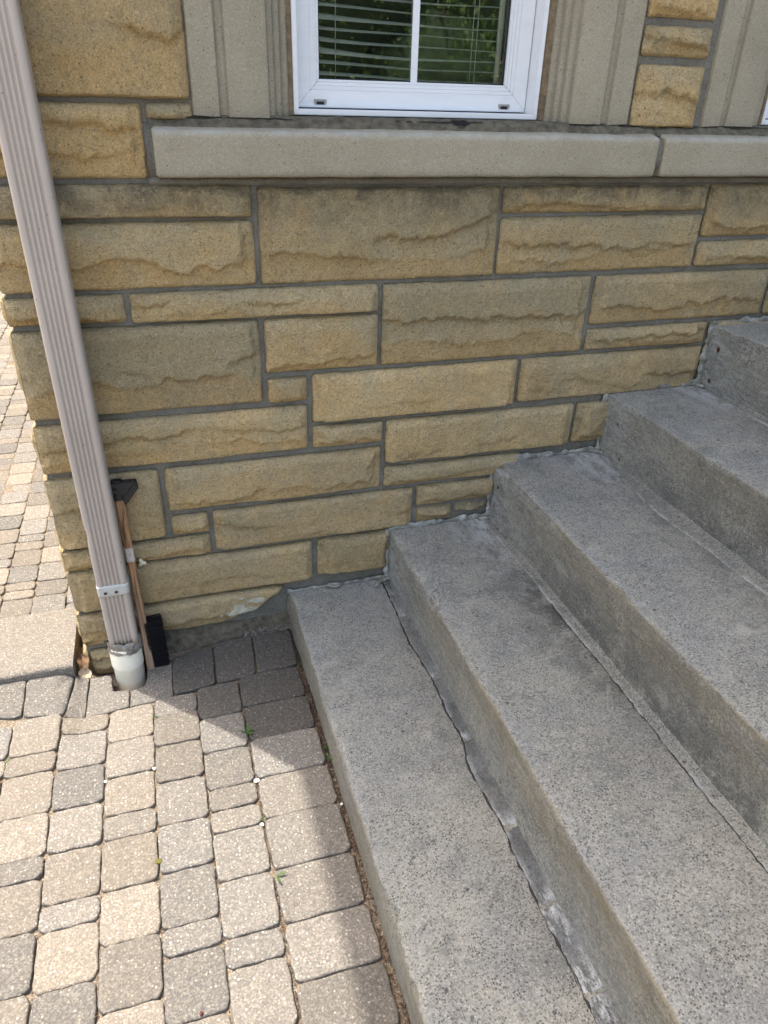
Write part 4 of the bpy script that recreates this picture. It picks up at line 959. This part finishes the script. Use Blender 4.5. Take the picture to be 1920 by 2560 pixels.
tag(dp, 'cream plastic drain pipe stub in the pavers, taking the foot of the downspout', 'drain pipe')

# ================================================================== SNOW BRUSH
br = thing('snow_brush', 'wooden-handled snow brush with black head, leaning behind the downspout', 'snow brush', (-.408, -.06, -.045))
O = Vector(br.location)
A = Vector((-.4065, -.072, -.052)); B = Vector((-.4145, -.034, .545)); axis = (B - A).normalized()
def along(t): return A + axis * t - O
def bar(mb, t0, t1, hw0, hw1, hd, n=26, wav=.0):
    side = Vector((1, 0, 0)); side = (side - axis * side.dot(axis)).normalized(); fr_ = axis.cross(side)
    P = np.zeros((n, 12, 3))
    for i in range(n):
        t = t0 + (t1 - t0) * i / (n - 1); hw = hw0 + (hw1 - hw0) * i / (n - 1); c = along(t)
        prof = [(-1, -.5), (-.8, -.9), (-.4, -1), (.4, -1), (.8, -.9), (1, -.5), (1, .5), (.8, .9), (.4, 1), (-.4, 1), (-.8, .9), (-1, .5)]
        for k, (u_, v_) in enumerate(prof):
            q = c + side * hw * u_ + fr_ * hd * v_; P[i, k] = q
    mb.grid(P, wrap=True); mb.f.append(tuple(range(12))); mb.f.append(tuple((n - 1) * 12 + k for k in range(12))[::-1])
side = (Vector((1, 0, 0)) - axis * axis.x).normalized(); frn = axis.cross(side)     # frn points to +y or -y
if frn.y > 0: frn = -frn
mb = MB(); bar(mb, 0, .56, .0100, .0100, .0075); hd = mb.build('handle', M['wood'], br, smooth=False, fix=True)
mb = MB(); bar(mb, .362, .402, .0106, .0106, .0079); mb.build('label_sticker', M['tape'], hd, fix=True)
# scraper head
mb = MB(); bar(mb, .538, .556, .0118, .0118, .0100); bar(mb, .562, .59, .0115, .0125, .0095)
H0 = along(.545)
def hp_(u_, v_, d_): return H0 + side * u_ + axis * v_ + frn * d_
pts = [(-.022, .042), (.046, .040), (.049, .022), (.022, -.012), (.012, -.022), (.010, .010), (-.012, .014), (-.018, .030)]
n = len(pts); mb.add([hp_(x, y, .012) for x, y in pts] + [hp_(x, y, -.010) for x, y in pts], [tuple(range(n)), tuple(range(n, 2 * n))[::-1]] + [(i, i + n, (i + 1) % n + n, (i + 1) % n) for i in range(n)])
mb.build('scraper_head', M['black'], br, fix=True, bevel=.0012)
mb = MB()  # raised rib of the scraper, its pivot, ticks on the edge
pr = [(.043, .037), (.046, .024), (.021, -.010), (.012, .004)]
mb.add([hp_(x, y, .0165) for x, y in pr] + [hp_(x, y, .0118) for x, y in pr], [(0, 1, 2, 3), (7, 6, 5, 4)] + [(i, i + 4, (i + 1) % 4 + 4, (i + 1) % 4) for i in range(4)])
for k in range(4):
    x = -.016 + k * .018; mb.add([hp_(x - .0009, .040, .009), hp_(x + .0009, .040, .009), hp_(x + .0009, .0455, .006), hp_(x - .0009, .0455, .006)], [(0, 1, 2, 3)])
mb.build('scraper_rib', M['black'], br, fix=True)
mb = MB(); c0_ = hp_(-.006, .022, .012); ring_ = [c0_ + side * .0055 * math.cos(a) + axis * .0055 * math.sin(a) for a in np.linspace(0, 2 * np.pi, 16, endpoint=False)]
mb.add(ring_ + [p + frn * .004 for p in ring_], [(i, (i + 1) % 16, 16 + (i + 1) % 16, 16 + i) for i in range(16)] + [tuple(range(16, 32))]); mb.build('pivot', M['black'], br, fix=True)
# bristles: many stiff filaments towards +x
mb = MB(); rb = random.Random(3)
mb.box(A.x + .010 - O.x, A.x + .038 - O.x, -.064 - O.y, -.040 - O.y, -.048 - O.z, .108 - O.z)
for row in range(58):
    for dpt in range(9):
        z = -.052 + row * .0029 + rb.uniform(-.0008, .0008); y = -.074 + dpt * .0045
        L = rb.uniform(.041, .0475); zz = rb.uniform(-.002, .002) + (.004 if row > 54 else 0)
        x = A.x + .004 + (z + .05) * -.02
        w_ = .0009
        p0 = Vector((x, y, z)) - O; p1 = Vector((x + L, y + rb.uniform(-.003, .003), z + zz + .001)) - O
        mb.add([p0 + Vector((0, 0, -w_)), p0 + Vector((0, -w_, w_)), p0 + Vector((0, w_, w_)), p1 + Vector((0, 0, -w_)), p1 + Vector((0, -w_, w_)), p1 + Vector((0, w_, w_))], [(0, 1, 4, 3), (1, 2, 5, 4), (2, 0, 3, 5), (3, 4, 5)])
for k in range(14):   # splayed hairs on top
    y = rb.uniform(-.074, -.05); p0 = Vector((A.x + .01 + rb.uniform(0, .01), y, .108)) - O; p1 = p0 + Vector((rb.uniform(.025, .034), rb.uniform(-.004, .004), rb.uniform(.004, .016))); w_ = .0005
    mb.add([p0 + Vector((0, 0, -w_)), p0 + Vector((0, -w_, w_)), p1 + Vector((0, 0, 0))], [(0, 1, 2)])
mb.build('bristles', M['bristle'], br, fix=False)

# pale petal-like scrap stuck on the wall by the handle
mb = MB(); u = np.linspace(0, 2 * np.pi, 30, endpoint=False); c = [(.009 * (1 + .32 * math.cos(3 * t + .6)) * math.cos(t), -.001 * math.cos(2 * t), .011 * (1 + .32 * math.cos(3 * t + .6)) * math.sin(t)) for t in u]
mb.add(c + [(p[0], p[1] + .0015, p[2]) for p in c] + [(0, -.0035, 0)], [(i, (i + 1) % 30, 60) for i in range(30)] + [(i, 30 + i, 30 + (i + 1) % 30, (i + 1) % 30) for i in range(30)] + [tuple(range(59, 29, -1))])
o = mb.build('scrap', M['petal'], None, smooth=True, fix=True); o.location = (-.388, -.021, .279); tag(o, 'small cream petal-shaped scrap stuck to the stone beside the brush handle', 'scrap')

# ================================================================== WEEDS, LEAVES, PEBBLES
def weed(x, y, z, size, n, label, seed, tall=1.0):
    rb = random.Random(seed); mb = MB()
    for k in range(n):
        a = rb.uniform(0, 2 * math.pi); L = size * rb.uniform(.5, 1.1); el = rb.uniform(.15, .9) * tall; wd = L * rb.uniform(.16, .28); d = Vector((math.cos(a), math.sin(a), 0)); s = Vector((-d.y, d.x, 0)); vs = []
        for t, ww in ((0, .25), (.35, .9), (.7, 1.), (1, .05)):
            c_ = d * (L * t * math.cos(el * (1 - .5 * t))) + Vector((0, 0, L * math.sin(el) * t * (1.2 - .6 * t) + .001)); vs += [c_ - s * wd * ww * .5, c_ + Vector((0, 0, -wd * .15)), c_ + s * wd * ww * .5]
        mb.add(vs, [(i * 3 + j, i * 3 + j + 1, i * 3 + j + 4, i * 3 + j + 3) for i in range(3) for j in range(2)])
    o = mb.build('weed', M['weed'], None, smooth=True, fix=False); o.location = (x, y, z); return tag(o, label, 'weed', 'weeds in the paving joints')
weed(-.183, -.413, -.004, .020, 16, 'leafiest weed, in the joint at the edge of the shadow', 1)
weed(-.003, -.197, -.014, .014, 9, 'small weed in the dark gap below the first step, nearest the wall', 2)
weed(-.006, -.510, 0, .016, 8, 'upper weed of the pair in the gap beside the lowest step', 3)
weed(-.008, -.549, 0, .018, 8, 'lower weed of the pair in the gap beside the lowest step', 4)
weed(-.183, -.670, 0, .009, 6, 'tiny weed beside two white pebbles', 5)
weed(-.177, -.812, 0, .024, 2, 'single pale green leaf blade standing up in sunlit joint', 6, 1.4)
weed(-.399, -.287, -.018, .010, 6, 'tiny yellowish weed just outside the shadow below the drain pipe', 7)
weed(-.735, -.346, -.015, .010, 6, 'tiny weed near the left edge of the picture', 8)
def pebble(x, y, z, r_, mat, name, label, cat, seed, group=None, flat=.5):
    rb = random.Random(seed); bm = bmesh.new(); bmesh.ops.create_icosphere(bm, subdivisions=2, radius=r_)
    ph = [rb.uniform(0, 6) for _ in range(4)]
    for v in bm.verts:
        k = 1 + .22 * math.sin(v.co.x / r_ * 2.3 + ph[0]) + .18 * math.sin(v.co.y / r_ * 3.1 + ph[1]); v.co *= k; v.co.z *= flat; v.co.x *= 1.25
    me = bpy.data.meshes.new(name); bm.to_mesh(me); bm.free(); me.materials.append(mat); o = bpy.data.objects.new(name, me); COL.objects.link(o); o.location = (x, y, z); o.rotation_euler = (0, 0, rb.uniform(0, 3)); return tag(o, label, cat, group)
pebble(-.181, -.567, 0, .0052, M['white'], 'pebble', 'largest white pebble, in the joint beside the shadow edge', 'pebble', 1, 'white pebbles in the joints')
pebble(-.186, -.684, 0, .0038, M['white'], 'pebble', 'white pebble beside the tiny weed in the joint', 'pebble', 2, 'white pebbles in the joints')
pebble(-.009, -.680, 0, .0030, M['white'], 'pebble', 'white pebble in the gap against the lowest step', 'pebble', 3, 'white pebbles in the joints')
pebble(-.405, -.468, 0, .0035, M['white'], 'pebble', 'white pebble at the middle paver joint left of the shadow', 'pebble', 4, 'white pebbles in the joints')
pebble(-.512, -.476, 0, .0032, M['white'], 'pebble', 'leftmost white pebble, in a joint between grey and tan pavers', 'pebble', 5, 'white pebbles in the joints')
pebble(-.403, -.714, .001, .0065, M['moss'], 'moss_tuft', 'dry brown moss tuft in the joint between a tan and a grey paver', 'moss', 6, flat=.7)
pebble(-.342, -1.025, .001, .0034, M['red'], 'seed', 'dark red seed husk on the joint near the bottom of the picture', 'seed', 7)
def dryleaf(x, y, z, size, mat, rot, label, seed):
    rb = random.Random(seed); mb = MB(); nU, nV = 10, 6; G = np.zeros((nU, nV, 3))
    for i in range(nU):
        t = i / (nU - 1); ww = size * .36 * math.sin(math.pi * min(1, t * .96 + .02)) ** .7 * (1 + .2 * math.sin(9 * t + seed))
        for j in range(nV):
            s = -1 + 2 * j / (nV - 1); G[i, j] = (size * (t - .5), ww * s, .006 * s * s + .008 * math.sin(t * 3 + seed) + rb.uniform(-.0008, .0008))
    mb.grid(G); o = mb.build('dry_leaf', mat, None, smooth=True, fix=False); o.location = (x, y, z); o.rotation_euler = rot; return tag(o, label, 'dry leaf', 'dry leaves in the gap at the corner')
dryleaf(-.590, -.010, -.030, .045, M['dry'], (.6, -1.0, 1.4), 'rust-brown curled leaf wedged between slab and corner stone, above the others', 1)
dryleaf(-.585, -.040, -.050, .048, M['dryp'], (.9, -.9, 1.2), 'pale tan leaf standing in the gap at the corner stone', 2)
dryleaf(-.594, .030, -.030, .035, M['dry'], (.3, -.8, 1.7), 'small brown leaf furthest back in the corner gap', 3)
dryleaf(-.586, -.060, -.056, .026, M['dry'], (.2, .3, .3), 'dark leaf fragment at the front of the corner gap', 4)
# loose grit and mulch (nobody could count it)
def grit(n, fn, name, mat, rmin, rmax, seed):
    rb = random.Random(seed); mb = MB()
    for k in range(n):
        x, y, z = fn(rb); r_ = rb.uniform(rmin, rmax); q = [(1, 0, 0), (-1, 0, 0), (0, 1, 0), (0, -1, 0), (0, 0, 1), (0, 0, -1)]
        e = rb.uniform(.8, 2.2); a = rb.uniform(0, 3.14)
        vs = []
        for p in q:
            X_ = p[0] * e * r_ * rb.uniform(.7, 1.2); Y_ = p[1] * r_ * rb.uniform(.7, 1.2); vs.append((x + X_ * math.cos(a) - Y_ * math.sin(a), y + X_ * math.sin(a) + Y_ * math.cos(a), z + p[2] * r_ * .7))
        mb.add(vs, [(0, 2, 4), (2, 1, 4), (1, 3, 4), (3, 0, 4), (2, 0, 5), (1, 2, 5), (3, 1, 5), (0, 3, 5)])
    o = mb.build(name, mat, None, fix=False); o['kind'] = 'stuff'; return o
M['dgrit'] = simple('dark_crumbs', (.07, .066, .06), .95, .9, 200)
M['grit'] = simple('mixed_grit', (.17, .15, .13), .95, .6, 260)
M['mulch'] = simple('reddish_mulch', (.085, .055, .038), .95, .55, 260)
def f1(rb):
    x = rb.uniform(-.14, .0); return x, -.022 + rb.uniform(-.012, .008), float(gz(x, -.02)) + rb.uniform(-.004, .012)
def f2(rb):
    y = -abs(rb.gauss(0, 1)) * .6 - .02; x = rb.uniform(-.013, -.001); return x, y, float(gz(np.float64(x), np.float64(y))) - rb.uniform(.002, .012)
def f3(rb):
    xj = rb.choice([-.1815, -.1815, -.293, -.403, -.5145, -.6245]); y = rb.uniform(-1.3, -.2); return xj + rb.gauss(0, .0018), y, float(gz(np.float64(xj), np.float64(y))) - rb.uniform(.001, .008)
def f4(rb): # crumbs in the corner of each step
    i = rb.randint(0, 4); return SX[i + 1] - .004 - abs(rb.gauss(0, .010)), -.018 - (abs(rb.gauss(0, .05)) if rb.random() < .3 else rb.random() ** .8 * 1.25), SZ[i] + .004
grit(420, f1, 'wall_grit', M['grit'], .0008, .0034, 1)
for nm in ('a',):
    o = grit(1700, f2, 'mulch', M['mulch'], .0008, .0026, 2); o = grit(1500, f3, 'joint_litter', M['mulch'], .0006, .0017, 3)
grit(2200, f4, 'step_crumbs', M['dgrit'], .0003, .0012, 4)

# ================================================================== TREES ACROSS THE DRIVE (seen mirrored in the panes)
def tree(x, y, h, rad, label, seed, n=3800):
    root = thing('tree', label, 'tree', (x, y, -.15), 'trees mirrored in the window panes'); rb = random.Random(seed)
    mb = MB(); mb.tube([(0, 0, 0), (.05, .03, h * .25), (-.05, 0, h * .5), (.03, .05, h * .8)], [.16, .13, .10, .04], 9)
    for k in range(9):
        a = rb.uniform(0, 6.28); z = h * rb.uniform(.2, .75); L = rad * rb.uniform(.5, .9); mb.tube([(0, 0, z), (L * .5 * math.cos(a), L * .5 * math.sin(a), z + L * .3), (L * math.cos(a), L * math.sin(a), z + L * .5)], [.06, .04, .015], 6)
    mb.build('trunk', M['bark'], root, smooth=True, fix=False)
    r_ = np.random.RandomState(seed); cl = r_.normal(size=(90, 3)); cl /= np.linalg.norm(cl, axis=1)[:, None]; cl *= (r_.rand(90, 1) ** .4) * .85
    ci = r_.randint(0, 90, n); p = cl[ci] + r_.normal(size=(n, 3)) * .15; p = p * np.array([rad, rad, h * .5]) + np.array([0, 0, h * .52])
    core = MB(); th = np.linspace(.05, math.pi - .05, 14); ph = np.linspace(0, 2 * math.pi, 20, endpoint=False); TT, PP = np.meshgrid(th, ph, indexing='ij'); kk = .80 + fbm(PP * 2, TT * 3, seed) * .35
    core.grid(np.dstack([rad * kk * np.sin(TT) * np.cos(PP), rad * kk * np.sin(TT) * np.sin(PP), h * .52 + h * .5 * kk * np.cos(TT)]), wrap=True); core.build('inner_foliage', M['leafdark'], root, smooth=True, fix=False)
    v = np.zeros((n, 4, 3)); s = r_.uniform(.03, .07, n); a1 = r_.normal(size=(n, 3)); a1 /= np.linalg.norm(a1, axis=1)[:, None]; a2 = np.cross(a1, r_.normal(size=(n, 3))); a2 /= np.linalg.norm(a2, axis=1)[:, None]
    for k, (u_, w_) in enumerate(((-1, 0), (0, -.6), (1, 0), (0, .6))): v[:, k] = p + (a1 * u_ + a2 * w_) * s[:, None]
    me = bpy.data.meshes.new('crown'); me.from_pydata(v.reshape(-1, 3).tolist(), [], [(4 * i, 4 * i + 1, 4 * i + 2, 4 * i + 3) for i in range(n)]); me.materials.append(M['leaf'])
    o = bpy.data.objects.new('crown', me); COL.objects.link(o); o.parent = root
tree(3.4, -14.5, 6.8, 2.5, 'dense green tree mirrored in the glass left of the muntin', 1, 24000)
tree(7.4, -15.2, 7.4, 2.7, 'dark green tree mirrored in the glass right of the muntin', 2, 24000)
tree(12.0, -15.0, 7.2, 2.7, 'tall green tree beyond the drive, right of the other mirrored ones', 3, 8000)
tree(16.3, -14.8, 7.0, 2.7, 'green tree mirrored in the pane at the right edge', 4, 8000)
tree(5.3, -13.4, 3.0, 1.7, 'low bushy tree in front of the two mirrored ones', 5, 8000)
